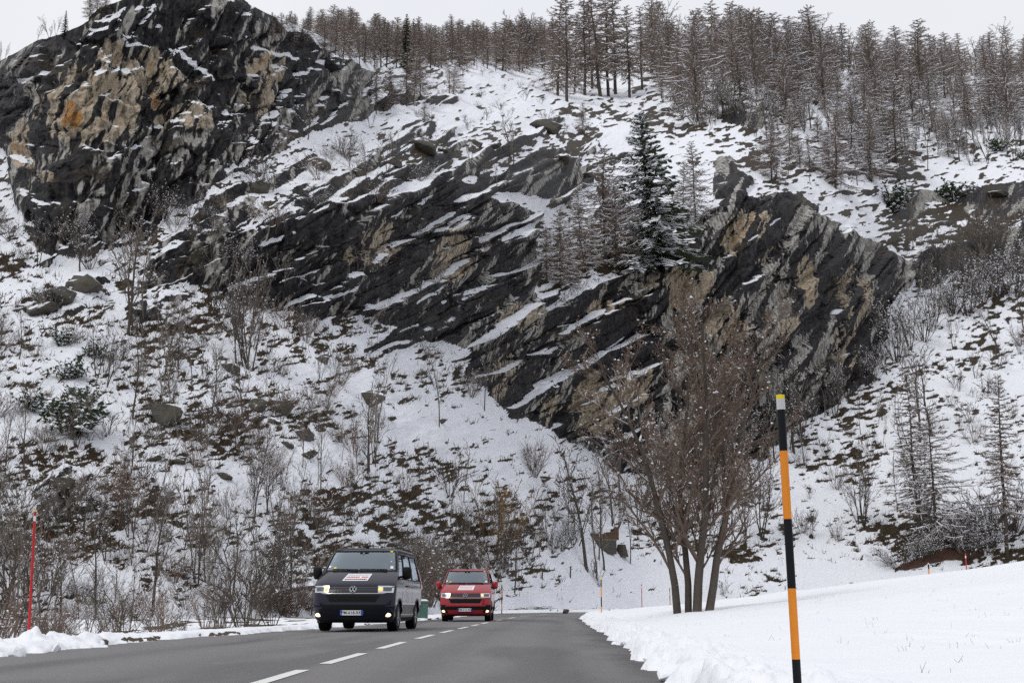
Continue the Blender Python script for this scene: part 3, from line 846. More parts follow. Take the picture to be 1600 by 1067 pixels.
def make_larch(seed, H=10.0, width=0.2, n=74, snow=0.5, low=0.12, droop=0.25, lean=0.02):
    rng = np.random.default_rng(seed)
    T = []; C = []; S = []
    la = rng.uniform(0, 6.28)
    def axis(z): return np.array([math.cos(la) * lean * z * z / H + 0.04 * math.sin(z * 1.1 + seed), math.sin(la) * lean * z * z / H + 0.04 * math.cos(z * 0.9 + seed), z])
    zs = np.linspace(-0.2, H, 12)
    for a, b in zip(zs[:-1], zs[1:]):
        T.append((*axis(a), *axis(b), 0.115 * (1 - a / H) + 0.015, 0.115 * (1 - b / H) + 0.015))
    for i in range(n):
        t = low + (1 - low) * (i + rng.random()) / n
        z = H * t
        L = 1.35 * width * H * (1.02 - t) ** 0.75 * rng.uniform(0.55, 1.15) * (0.6 + 0.4 * min(1, (t - low + 0.06) / 0.18)) + 0.15
        a = i * 2.4 + rng.uniform(-0.5, 0.5)
        d = np.array([math.cos(a), math.sin(a), -droop * (1 - t) + 0.35 * t])
        p = axis(z); seg = 4
        pts = [p]
        for k in range(seg):
            d = unit(d + np.array([0, 0, (-0.10, -0.05, 0.08, 0.16)[k]]) + rng.normal(0, 0.07, 3))
            q = pts[-1] + d * L / seg
            r0 = 0.034 * (1 - k / seg) * (0.5 + 0.5 * (1 - t)) + 0.010
            C.append((*pts[-1], *q, r0, max(r0 - 0.007, 0.009)))
            if k >= 1 and rng.random() < snow:
                S.append((*(pts[-1] + [0, 0, 0.035]), *(q + [0, 0, 0.035]), 0.050 * (0.6 + 0.6 * rng.random()), 0.030))
            nt_ = 5
            for m in range(nt_):
                f = rng.random(); s = pts[-1] * (1 - f) + q * f
                sd = unit(np.cross(d, [0, 0, 1])) * (1 if rng.random() < 0.5 else -1)
                td = unit(d * 0.7 + sd * rng.uniform(0.4, 1.0) + np.array([0, 0, rng.uniform(-0.5, 0.15)]))
                tl = L * rng.uniform(0.16, 0.36)
                e = s + td * tl
                C.append((*s, *e, 0.017, 0.012))
                if rng.random() < 0.6:
                    e2 = s + td * tl * 0.6 + unit(rng.normal(0, 1, 3)) * tl * 0.4; C.append((*(s + td * tl * 0.5), *e2, 0.014, 0.010))
            pts.append(q)
    return dict(trunk=tubes(T, 6), crown=tubes(C, 3), snow=tubes(S, 4) if S else None)

def make_spruce(seed, H=10.0, width=0.24, n=110, snow=0.6, low=0.03):
    rng = np.random.default_rng(seed)
    T = []; C = []; S = []; NV = []; NF = []
    zs = np.linspace(-0.2, H, 10)
    for a, b in zip(zs[:-1], zs[1:]): T.append((0, 0, a, 0, 0, b, 0.17 * (1 - a / H) + 0.015, 0.17 * (1 - b / H) + 0.015))
    for i in range(n):
        t = low + (1 - low) * ((i + rng.random()) / n) ** 1.0
        z = H * t; L = width * H * (1.03 - t) ** 0.9 * rng.uniform(0.6, 1.15) + 0.12
        a = i * 2.4 + rng.uniform(-0.6, 0.6)
        d = np.array([math.cos(a), math.sin(a), -0.30 * (1 - t) + 0.5 * t * t])
        pts = [np.array([0, 0, z])]
        for k in range(4):
            d = unit(d + np.array([0, 0, (-0.14, -0.08, 0.10, 0.22)[k]]) + rng.normal(0, 0.05, 3))
            q = pts[-1] + d * L / 4
            C.append((*pts[-1], *q, 0.03 * (1 - k / 4) + 0.008, 0.03 * (1 - (k + 1) / 4) + 0.006))
            sd0 = unit(np.cross(d, [0, 0, 1]))
            for m in range(12):
                f = rng.random(); s = pts[-1] * (1 - f) + q * f
                sd = sd0 * rng.choice([-1, 1])
                td = unit(d * rng.uniform(0.3, 0.9) + sd * rng.uniform(0.4, 1.0) + np.array([0, 0, rng.uniform(-0.55, -0.05)]))
                tl = L * rng.uniform(0.10, 0.24) + 0.08; w = tl * rng.uniform(0.2, 0.34)
                wv = unit(np.cross(td, [0.1, 0.1, 1])) * w
                b0 = len(NV)
                mid = s + td * tl * 0.55
                NV += [s, mid + wv, s + td * tl, mid - wv + np.array([0, 0, -0.3 * w])]
                NF.append((b0, b0 + 1, b0 + 2, b0 + 3))
            if k >= 1 and rng.random() < snow:
                S.append((*(pts[-1] + [0, 0, 0.05]), *(q + [0, 0, 0.05]), 0.075 * (0.5 + rng.random()), 0.04))
            pts.append(q)
    v1, f1 = tubes(C, 3); nv = np.array(NV); nf = np.array(NF) + len(v1)
    return dict(trunk=tubes(T, 6), crown=(np.concatenate([v1, nv]), np.concatenate([f1, nf])), snow=tubes(S, 4))

def make_evergreen_bush(seed):
    rng = np.random.default_rng(seed)
    C = []; NV = []; NF = []; tips = []
    for s in range(26):
        a = rng.uniform(0, 6.28); el = rng.uniform(0.25, 1.2)
        d = np.array([math.cos(a) * math.cos(el), math.sin(a) * math.cos(el), math.sin(el)])
        p = np.array([0, 0, 0.0]); L = rng.uniform(3.5, 7.5)
        for k in range(4):
            d = unit(d + rng.normal(0, 0.12, 3) + np.array([0, 0, 0.04])); q = p + d * L / 4
            C.append((*p, *q, 0.10 * (1 - k / 4) + 0.03, 0.10 * (1 - (k + 1) / 4) + 0.02))
            for m in range(14):
                f = rng.random(); s_ = p * (1 - f) + q * f
                td = unit(d * 0.5 + rng.normal(0, 0.7, 3)); tl = rng.uniform(0.5, 1.3); w = tl * 0.28
                wv = unit(np.cross(td, [0.1, 0.2, 1])) * w; b0 = len(NV); mid = s_ + td * tl * 0.55
                NV += [s_, mid + wv, s_ + td * tl, mid - wv]; NF.append((b0, b0 + 1, b0 + 2, b0 + 3))
                if rng.random() < 0.12: tips.append(s_ + td * tl * 0.8 + np.array([0, 0, 0.1]))
            p = q
    v1, f1 = tubes(C, 3)
    return dict(trunk=None, crown=(np.concatenate([v1, np.array(NV)]), np.concatenate([f1, np.array(NF) + len(v1)])), snow=clumps(tips, rng.uniform(0.25, 0.6, len(tips)), rng))

def make_shrub(seed, stems=16, H=10.0, spread=0.6, snow_n=40, twigs=5, minr=0.032):
    rng = np.random.default_rng(seed); out = [[], []]; tips = []
    spec = [(4, twigs, 0.5, 34, 0.06, 0.10, 0.25), (3, 3, 0.5, 34, 0.04, 0.14, 0.2), (2, 0, 0.5, 30, 0, 0.15, 0)]
    for s in range(stems):
        a = rng.uniform(0, 6.28); rr = rng.uniform(0, 1) ** 0.5
        d = (math.cos(a) * spread * rr, math.sin(a) * spread * rr, 1)
        grow(rng, (math.cos(a) * rr * 0.9, math.sin(a) * rr * 0.9, -0.3), d, H * rng.uniform(0.55, 1.0), 0.12, 0, out, tips, spec)
    C = np.array(out[0] + out[1]); C[:, 6:] = np.clip(C[:, 6:] * 0.7, minr, 0.2)
    tips = np.array(tips); sel = tips[rng.permutation(len(tips))[:snow_n]]
    return dict(trunk=None, crown=tubes(C, 3), snow=clumps(sel, rng.uniform(0.08, 0.24, len(sel)), rng) if snow_n else None)

PROTO = {}
def proto(key, parts, trunk_mat, crown_mat):
    res = {}
    for k in ('trunk', 'crown', 'snow'):
        if parts.get(k) is None: continue
        v, f = parts[k]
        me = mesh_np(key + '_' + k, v, f, k == 'trunk')
        me.materials.append(M[{'trunk': trunk_mat, 'crown': crown_mat, 'snow': 'snow_clump'}[k]])
        res[k] = me
    PROTO[key] = res

for i in range(6):
    proto(f'larch{i}', make_larch(100 + i, width=(0.20, 0.16, 0.24, 0.18, 0.22, 0.14)[i], n=(100, 90, 110, 84, 112, 80)[i], low=(0.10, 0.22, 0.05, 0.16, 0.07, 0.28)[i], snow=0.5), 'bark_dark', 'bark_brown')
for i in range(3):
    proto(f'snowlarch{i}', make_larch(140 + i, width=(0.27, 0.30, 0.24)[i], n=(100, 92, 108)[i], low=0.06, snow=0.95, droop=0.15), 'bark_dark', 'bark_brown')
for i in range(2):
    proto(f'spruce{i}', make_spruce(160 + i, width=(0.34, 0.19)[i], n=(160, 110)[i], snow=(0.8, 0.25)[i]), 'bark_dark', 'needle')
for i in range(4):
    proto(f'tall{i}', make_decid(200 + i, 1, bushy=(0.8, 0.9, 0.7, 0.9)[i], wide=(36, 30, 40, 34)[i], snow_n=50, lean=0.08), 'bark_dark', 'bark_grey')
for i in range(4):
    proto(f'clump{i}', make_decid(220 + i, (3, 4, 5, 3)[i], bushy=0.62, wide=30, snow_n=90, rad=0.12, lean=0.14), 'bark_dark', 'bark_grey')
for i in range(3):
    proto(f'round{i}', make_decid(240 + i, (1, 2, 2)[i], bushy=1.05, wide=46, snow_n=170, rad=0.16), 'bark_dark', 'bark_dark')
for i in range(3):
    proto(f'pole{i}', make_decid(260 + i, 1, bushy=0.5, wide=24, snow_n=14, rad=0.09, lean=0.05), 'bark_grey', 'bark_grey')
for i in range(4):
    proto(f'shrub{i}', make_shrub(300 + i, (16, 12, 20, 14)[i], spread=(0.6, 0.9, 0.5, 0.8)[i], snow_n=(60, 30, 80, 50)[i]), None, 'bark_grey')
for i in range(3):
    proto(f'redshrub{i}', make_shrub(320 + i, (18, 14, 16)[i], spread=(0.6, 0.8, 0.5)[i], snow_n=70), None, 'bark_red')
for i in range(2):
    proto(f'snowbush{i}', make_shrub(340 + i, 20, spread=0.9, snow_n=260), None, 'bark_dark')
proto('goldtree0', make_decid(360, 5, bushy=0.62, wide=28, snow_n=10, rad=0.12, lean=0.30), 'bark_dark', 'bark_gold')
for i in range(2):
    proto(f'evbush{i}', make_evergreen_bush(370 + i), None, 'needle')
proto('twig0', make_shrub(380, 7, spread=0.5, snow_n=0, twigs=3, minr=0.06), None, 'bark_dark')
proto('twig1', make_shrub(381, 9, spread=0.8, snow_n=0, twigs=3, minr=0.06), None, 'bark_dark')

KIND = {'larch': ('larch_tree', 'tree'), 'snowlarch': ('larch_tree', 'tree'), 'spruce': ('spruce_tree', 'tree'), 'tall': ('bare_tree', 'tree'), 'clump': ('bare_tree', 'tree'), 'round': ('bare_tree', 'tree'), 'pole': ('bare_sapling', 'tree'),
        'shrub': ('bare_shrub', 'shrub'), 'redshrub': ('bare_shrub', 'shrub'), 'snowbush': ('snowy_bush', 'shrub'), 'goldtree': ('bare_tree', 'tree'), 'evbush': ('evergreen_bush', 'shrub'), 'twig': ('twiggy_shrub', 'shrub')}
PLANTS = []      # (key, base point, height m, snow, group, zone phrase, px)
def plant(key, bx, by, ty=None, hpx=None, snow=0.5, group='', phrase='', base=None, width=None, label=None):
    if base is None: p, Y = hill(bx, by)
    else: p, Y = Vector(base), base[1]
    h = (hpx if hpx is not None else by - ty) * Y / F * 1.02
    PLANTS.append(dict(key=key, p=p, h=h, snow=snow, group=group, phrase=phrase, x=bx, width=width or 1.0, label=label))

rnd = random.Random(5)
def pick(base, n): return base + str(rnd.randrange(n))
ORD = lambda n: str(n) + ('th' if 10 <= n % 100 <= 20 else {1: 'st', 2: 'nd', 3: 'rd'}.get(n % 10, 'th'))

# --- skyline forest behind the crag and the meadow
for x in range(428, 880, 12):
    xx = x + rnd.uniform(-5, 5); by = np.interp(xx, [428, 575, 620, 870], [60, 104, 106, 110]) + rnd.uniform(-6, 4)
    for back in range(3):
        x2 = xx + rnd.uniform(-7, 7)
        plant(pick('larch', 6), x2, 50, base=tuple(at(x2, by - 14 - 8 * back, hill(x2, by)[1] * (1.10 + 0.10 * back))), hpx=by - 14 - 8 * back - np.interp(x2, [428, 520, 640, 760, 870], [26, 18, 30, 34, 28]) + rnd.uniform(-9, 11), snow=0.4, width=1.6, group='larches in the depth of the skyline wood', phrase='brown larch deep in the skyline wood')
    plant(pick('larch', 6), xx, by, np.interp(xx, [428, 520, 640, 760, 870], [26, 18, 30, 34, 28]) + rnd.uniform(-12, 12), snow=0.45 + 0.4 * rnd.random(), width=1.25, group='larches of the skyline wood', phrase='thin brown larch in the skyline wood behind the meadow')
for x, by, ty in ((872, 150, -26), (886, 160, -34), (914, 150, -20), (938, 152, -44), (962, 146, -30), (984, 150, -14), (1003, 140, 0), (925, 140, -10), (950, 150, -40), (898, 146, 10)):
    plant(pick('larch', 6), x, by, ty, snow=0.7, group='tall larches above the meadow', phrase='tall brown larch in the clump above the meadow', width=1.15)
for x, by, ty in ((590, 176, 86), (612, 164, 96), (634, 168, 74), (645, 166, 78), (656, 158, 70), (601, 172, 110)):
    plant(pick('larch', 6), x, by, ty, snow=0.55, group='larches by the crag edge', phrase='slim larch on the dark ledge beside the crag')
plant('round1', 815, 110, 2, snow=0.25, label='broad bare tree with two trunks standing at the top edge of the snowy meadow', group='bare trees of the skyline wood')
for x, by, ty in ((690, 108, 58), (720, 110, 60), (745, 108, 52), (775, 110, 48), (850, 112, 40), (700, 150, 92), (672, 118, 76), (862, 116, 60)):
    plant(pick('tall', 4), x, by, ty, snow=0.5, group='bare trees of the skyline wood', phrase='grey bare tree at the foot of the skyline wood')
# --- snowy wood on the right
for i in range(64):
    xx = 1018 + 9.4 * i + rnd.uniform(-6, 6); by = np.interp(xx, [1018, 1100, 1250, 1400, 1620], [150, 190, 190, 215, 190]) - rnd.uniform(0, 62)
    key = pick('larch', 6) if rnd.random() < 0.3 else (pick('snowlarch', 3) if rnd.random() < 0.45 else pick('tall', 4))
    hh = rnd.uniform(70, 118) * (1.15 if 'larch' in key else 0.9)
    plant(key, xx, by, hpx=hh, snow=0.85 + 0.35 * rnd.random(), width=1.3, group='trees of the snowy wood', phrase='snow dusted ' + ('larch' if 'larch' in key else 'bare tree') + ' in the upper right wood')
for i in range(90):
    xx = 1015 + 6.8 * i + rnd.uniform(-5, 5); by = np.interp(xx, [1018, 1100, 1250, 1400, 1620], [120, 130, 128, 140, 130]); d2 = hill(xx, by)[1] * rnd.uniform(1.03, 1.2)
    key = pick('larch', 6) if rnd.random() < 0.6 else pick('tall', 4)
    plant(key, xx, 60, base=tuple(at(xx, by - 8, d2)), hpx=by - 8 - np.interp(xx, [1015, 1100, 1180, 1250, 1300, 1350, 1400, 1450, 1600], [-10, 8, 4, 22, 22, 50, 34, 52, 42]) + rnd.uniform(-12, 14), snow=0.85, width=1.6, group='trees in the depth of the snowy wood', phrase='brown tree deep in the upper right wood')
for i in range(60):
    xx = 1030 + 9.6 * i + rnd.uniform(-8, 8); by = np.interp(xx, [1030, 1100, 1250, 1400, 1620], [160, 215, 225, 250, 225]) - rnd.uniform(0, 40)
    key = rnd.choice(['clump0', 'clump1', 'clump2', 'round0', 'round2', 'tall1', 'shrub2'])
    plant(key, xx, by, hpx=rnd.uniform(45, 82), snow=0.85, group='snowy undergrowth trees', phrase='frosted bare bush tree at the lower edge of the upper wood')
for x, by, ty in ((1090, 192, 4), (1145, 130, -2), (1236, 154, 14), (1305, 296, 150), (1205, 282, 176), (1362, 284, 160), (1330, 250, 140), (1400, 255, 110), (1288, 170, 30), (1160, 120, -6), (1370, 150, 15), (1060, 170, 30)):
    plant(pick('snowlarch', 3), x, by, ty, snow=0.75, group='snow laden larches', phrase='larch with spreading snowy boughs on the upper right slope')
for x, by, ty in ((1230, 280, 215), (1265, 290, 220), (1340, 290, 235), (1385, 285, 225), (1420, 300, 215), (1450, 265, 190), (1500, 250, 175), (1545, 255, 170), (1585, 245, 160), (1250, 255, 190), (1180, 215, 160), (1110, 220, 165)):
    plant(rnd.choice(['clump0', 'clump3', 'tall2', 'round0']), x, by, ty, snow=0.6, group='bare trees below the upper wood', phrase='dark bare tree on the open slope below the upper wood')
for i in range(34):
    xx = rnd.uniform(1120, 1600); by = np.interp(xx, [1120, 1250, 1400, 1600], [205, 275, 290, 240]) - rnd.uniform(0, 70)
    plant(rnd.choice(['snowlarch0', 'snowlarch1', 'snowlarch2', 'clump2', 'round0', 'tall1']), xx, by, hpx=rnd.uniform(46, 100), snow=1.0, group='frosted trees under the wood edge', phrase='frosted tree on the slope under the upper right wood')
# --- middle of the hill
plant('spruce0', 1020, 420, 164, snow=0.95, label='big green spruce with snow on its boughs above the cliff', group='spruces')
plant('spruce1', 633, 108, 10, snow=0.35, label='slim dark green spruce standing among brown larches on the skyline', group='spruces')
plant('spruce1', 101, 58, 12, snow=0.2, label='tiny dark spruce on the shoulder of the rocky crag', group='spruces')
for x, by, ty, w in ((945, 408, 215, 1.0), (908, 428, 290, .9), (872, 452, 322, 1.), (926, 420, 330, .9), (1086, 352, 218, 1.), (1066, 372, 250, .8), (985, 420, 300, .9), (856, 440, 350, .9), (1052, 395, 300, .9), (965, 420, 270, .8), (890, 452, 360, 1.)):
    plant(pick('snowlarch', 3), x, by, ty, snow=0.7, width=w, group='larches beside the big spruce', phrase='snowy larch on the ledge beside the big spruce')
plant('larch2', 910, 212, 158, snow=0.6, label='small lone larch on the snow just above the middle outcrops', group='larches beside the big spruce')
for x, by, ty in ((1000, 425, 350), (1040, 392, 340)):
    plant('spruce0', x, by, ty, snow=0.75, group='spruces', phrase='young snowy spruce at the foot of the big spruce')
for x, by, ty in ((795, 250, 170), (800, 262, 182), (707, 150, 96), (600, 280, 212), (612, 262, 205), (565, 300, 225), (770, 300, 240), (545, 262, 215), (730, 260, 215), (700, 235, 200), (660, 200, 165), (1212, 286, 240), (755, 290, 250)):
    plant(rnd.choice(['clump1', 'clump3', 'pole1', 'tall0', 'snowlarch0']), x, by, ty, snow=0.55, group='small bare trees among the outcrops', phrase='small bare tree among the middle rock outcrops')
# --- crag top
for x, by, ty in ((78, 62, 16), (62, 68, 34), (140, 30, -20), (152, 16, -30), (165, 14, -25), (12, 98, 66), (2, 100, 60), (300, -8, -60), (88, 56, 24)):
    plant(rnd.choice(['tall0', 'clump0']) if x < 120 else 'larch4', x, by, ty, snow=0.3, group='trees on top of the crag', phrase='bare tree on the skyline of the rocky crag')
# --- left slope, below the crag
for key, x, by, ty in (('round0', 125, 424, 322), ('tall1', 200, 522, 322), ('tall3', 207, 515, 340), ('pole0', 222, 500, 330), ('tall0', 257, 592, 465), ('tall2', 280, 575, 480), ('clump1', 385, 572, 395), ('clump2', 392, 575, 385), ('clump0', 372, 568, 420),
                       ('round1', 152, 590, 490), ('round2', 165, 605, 500), ('clump3', 338, 645, 588), ('clump0', 510, 635, 560), ('pole1', 415, 620, 560), ('clump1', 590, 725, 610), ('round0', 580, 735, 640), ('round2', 395, 780, 690), ('round1', 420, 800, 700),
                       ('round0', 325, 780, 700), ('tall1', 205, 740, 640), ('clump2', 200, 760, 680), ('pole2', 245, 520, 440), ('clump3', 500, 600, 540), ('round2', 640, 470, 420), ('pole0', 590, 530, 480), ('tall3', 60, 320, 250), ('clump1', 435, 470, 395),
                       ('round2', 400, 480, 400), ('pole2', 300, 600, 500), ('clump0', 680, 610, 560), ('clump3', 660, 600, 570), ('round1', 60, 420, 340), ('tall2', 30, 560, 470), ('clump2', 120, 700, 600), ('pole1', 560, 740, 640)):
    plant(key, x, by, ty, snow=0.45, group='bare trees on the slope below the crag', phrase='bare dark tree on the snowy slope below the crag')
for key, x, by, h in (('evbush0', 62, 480, 40), ('evbush1', 95, 540, 50), ('evbush0', 55, 640, 60), ('evbush1', 120, 680, 100), ('evbush0', 110, 590, 60), ('evbush1', 130, 640, 70), ('evbush0', 150, 560, 45), ('evbush1', 1395, 330, 80), ('evbush0', 1490, 310, 60), ('evbush1', 1560, 235, 36), ('evbush0', 1500, 225, 26), ('evbush1', 1600, 250, 30)):
    plant(key, x, by, hpx=h, snow=0.75, group='evergreen bushes', phrase='low dark green evergreen bush with snow on it')
# --- right-hand cliff foot and slope
for i in range(28):
    t = (i + rnd.random()) / 28
    xx = 1235 + 390 * t; by = np.interp(xx, [1235, 1300, 1380, 1480, 1625], [675, 645, 585, 500, 440]) + rnd.uniform(-14, 10)
    plant(rnd.choice(['snowbush0', 'snowbush1', 'clump2', 'round2']), xx, by, hpx=rnd.uniform(34, 110), snow=0.8, group='snowy bushes along the cliff foot', phrase='snow speckled bush along the foot of the right cliff')
for i in range(26):
    xx = rnd.uniform(1410, 1610); by = rnd.uniform(380, 470)
    plant(rnd.choice(['clump0', 'clump3', 'pole0', 'pole1', 'shrub1', 'round0']), xx, by, hpx=rnd.uniform(50, 95), snow=0.3, group='bare thicket above the right slope', phrase='grey bare tree in the thicket above the right snow slope')
for key, x, by, ty in (('tall1', 1437, 690, 540), ('tall3', 1456, 680, 530), ('pole0', 1410, 700, 600), ('clump1', 1378, 658, 615), ('clump2', 1350, 818, 700), ('clump0', 1342, 815, 720), ('pole2', 1438, 845, 620), ('pole1', 1402, 800, 690), ('clump3', 1525, 590, 540),
                       ('clump0', 1560, 545, 470), ('pole0', 1345, 680, 590), ('clump1', 1270, 660, 600), ('pole2', 1290, 650, 560), ('tall2', 1600, 520, 430), ('clump3', 1490, 545, 480), ('pole1', 1380, 700, 640)):
    plant(key, x, by, ty, snow=0.4, group='bare trees on the right snow slope', phrase='slim bare tree on the open snow slope at the right')
plant('snowlarch1', 1466, 856, 640, snow=0.55, width=1.15, label='broad brown larch above the reddish bare soil at the right', group='larches on the right slope')
plant('larch1', 1574, 866, 590, snow=0.4, label='tall slim larch nearest the right edge above the snowfield', group='larches on the right slope')
plant('larch3', 1437, 850, 590, snow=0.4, label='thin leaning larch close beside the broad brown larch', group='larches on the right slope')
for x, by, h in ((1490, 862, 60), (1520, 850, 70), (1550, 842, 80), (1585, 830, 75), (1540, 866, 50), (1445, 872, 46), (1400, 888, 34), (1510, 872, 50), (1430, 880, 40)):
    plant(rnd.choice(['snowbush0', 'snowbush1']), x, by, hpx=h, snow=0.7, width=1.4, group='snowy bushes around the broad larch', phrase='tangled snowy bush around the broad larch at the right')
# --- behind the big roadside tree and along the road bend
for i in range(30):
    xx = rnd.uniform(960, 1260); by = np.interp(xx, [960, 1050, 1150, 1260], [790, 780, 740, 700]) + rnd.uniform(-30, 60)
    plant(rnd.choice(['clump0', 'clump2', 'pole0', 'pole2', 'tall2', 'round0']), xx, by, hpx=rnd.uniform(70, 165), snow=0.5, group='trees behind the roadside tree', phrase='grey bare tree on the slope behind the big roadside tree')
for key, x, by, ty in (('goldtree0', 772, 884, 735), ('clump1', 790, 890, 770), ('clump2', 830, 880, 790), ('clump0', 752, 895, 800), ('tall1', 804, 926, 820), ('tall0', 917, 890, 690), ('pole1', 932, 905, 740), ('pole0', 938, 872, 700), ('tall3', 945, 890, 760),
                       ('clump3', 860, 850, 770), ('clump0', 905, 850, 740), ('pole2', 845, 870, 780), ('tall2', 960, 860, 700), ('pole1', 890, 830, 700), ('pole0', 985, 880, 760), ('clump1', 1165, 850, 720), ('clump2', 1190, 840, 700), ('pole2', 1145, 860, 750)):
    lab = 'golden yellow twigged tree with spreading stems behind the red van' if key == 'goldtree0' else None
    plant(key, x, by, ty, snow=0.25, group='bare trees behind the road bend', phrase='thin bare tree on the snow slope behind the road bend', label=lab)
for x, by, h, k in ((880, 858, 46, 'snowbush0'), (865, 862, 40, 'snowbush1'), (895, 850, 44, 'snowbush0'), (935, 915, 40, 'twig0'), (1130, 930, 30, 'twig1'), (780, 905, 50, 'shrub1'), (800, 900, 56, 'shrub0'), (760, 905, 46, 'redshrub1'), (740, 900, 60, 'shrub2')):
    plant(k, x, by, hpx=h, snow=0.6, group='bushes by the road bend', phrase='dark bush on the slope behind the road bend')
# --- dense strip behind the vans and the roadside thicket on the left
for i in range(20):
    xx = 638 + 3.1 * i + rnd.uniform(-4, 4)
    plant(rnd.choice(['shrub0', 'shrub2', 'pole0', 'redshrub0', 'clump2']), xx, rnd.uniform(915, 958), hpx=rnd.uniform(45, 105), snow=0.3, group='thicket between the vans', phrase='brown stemmed shrub in the thicket between the vans')
for key, x, by, ty in (('tall0', 238, 962, 775), ('tall3', 362, 944, 790), ('clump1', 308, 912, 735), ('clump0', 322, 910, 760), ('pole0', 122, 985, 850), ('pole2', 176, 978, 850), ('tall2', 150, 975, 800), ('clump3', 440, 960, 800), ('pole1', 205, 975, 850),
                       ('clump2', 415, 955, 790), ('tall1', 455, 960, 780), ('round0', 95, 965, 840), ('round1', 40, 960, 830), ('clump0', 65, 975, 830), ('tall2', 20, 965, 780), ('pole0', 395, 950, 800), ('pole1', 425, 945, 770), ('round2', 165, 880, 770), ('round0', 130, 860, 750), ('pole2', 85, 980, 860), ('clump1', 10, 930, 800)):
    plant(key, x, by, ty, snow=0.3, group='bare trees behind the left verge', phrase='thin bare tree behind the snow bank at left verge')
for i in range(34):
    xx = rnd.uniform(-20, 500) if i % 2 else rnd.uniform(270, 490); by = rnd.uniform(940, 975) if i % 3 else rnd.uniform(880, 940)
    plant(rnd.choice(['redshrub0', 'redshrub1', 'redshrub2', 'shrub1', 'shrub3']), xx, by, hpx=rnd.uniform(28, 64), snow=0.4, width=1.2, group='shrubs along the left verge', phrase='reddish brown shrub in the thicket along the left verge')
for i in range(14):
    xx = rnd.uniform(-20, 230); by = rnd.uniform(800, 950)
    plant(rnd.choice(['shrub0', 'shrub1', 'redshrub2', 'round2', 'clump0']), xx, by, hpx=rnd.uniform(60, 110), snow=0.35, group='dark brush on the lower left slope', phrase='dark brushy shrub on the lower left slope')
# --- scattered shrubs over the lower slopes and meadow
for i in range(120):
    for _ in range(30):
        xx = rnd.uniform(-30, 980); by = rnd.uniform(480, 890)
        bad = in_poly(np.array([xx]), np.array([by]), CLIFF)[0] or in_poly(np.array([xx]), np.array([by - 10]), [(560, 550), (740, 530), (900, 690), (960, 780), (760, 700), (620, 660)])[0] and rnd.random() < 0.8
        if not bad and rnd.random() < (0.9 if xx < 560 else 0.45): break
    plant(rnd.choice(['shrub0', 'shrub1', 'shrub2', 'shrub3', 'redshrub0', 'redshrub1', 'twig0', 'twig1', 'pole0']), xx, by, hpx=rnd.uniform(22, 64), snow=0.45, width=rnd.uniform(0.9, 1.6), group='shrubs scattered over the lower slope', phrase='small bare shrub on the lower snow slope')
for i in range(34):
    xx = rnd.uniform(590, 900); by = rnd.uniform(118, 215)
    plant(rnd.choice(['twig0', 'twig1', 'shrub1']), xx, by, hpx=rnd.uniform(7, 20), snow=0.3, width=1.4, group='tufts on the snowy meadow', phrase='small twiggy tuft on the snowy meadow under the skyline wood')
for i in range(40):
    xx = rnd.uniform(1220, 1620); by = np.interp(xx, [1220, 1620], [760, 560]) + rnd.uniform(-40, 170)
    plant(rnd.choice(['twig0', 'twig1', 'shrub1', 'shrub3', 'pole0']), xx, min(by, 880), hpx=rnd.uniform(14, 46), snow=0.4, group='shrubs on the right snow slope', phrase='small twiggy shrub on the right snow slope')
for i in range(34):
    xx = rnd.uniform(240, 760); by = rnd.uniform(215, 480)
    plant(rnd.choice(['twig0', 'shrub1', 'shrub2', 'redshrub1', 'pole1', 'snowbush0']), xx, by, hpx=rnd.uniform(16, 44), snow=0.55, width=1.3, group='shrubs on the banded rocks', phrase='small shrub rooted on the banded rocks')
for i in range(30):
    xx = rnd.uniform(0, 620); by = np.interp(xx, [0, 240, 620], [395, 390, 185]) + rnd.uniform(-46, 30)
    plant(rnd.choice(['shrub1', 'shrub3', 'snowbush1', 'clump0', 'round0']), xx, by, hpx=rnd.uniform(26, 60), snow=0.6, width=1.2, group='brush along the foot of the crag', phrase='snow flecked brush along the foot of the crag')

for i in range(34):
    xx = rnd.uniform(-10, 500) if i % 3 else rnd.uniform(500, 760); by = rnd.uniform(620, 950)
    plant(rnd.choice(['tall0', 'tall1', 'tall3', 'pole0', 'pole1', 'pole2', 'clump3']), xx, by, hpx=rnd.uniform(80, 160), snow=0.5, width=0.8, group='slender saplings on the lower slope', phrase='tall slender sapling on the lower snow slope')
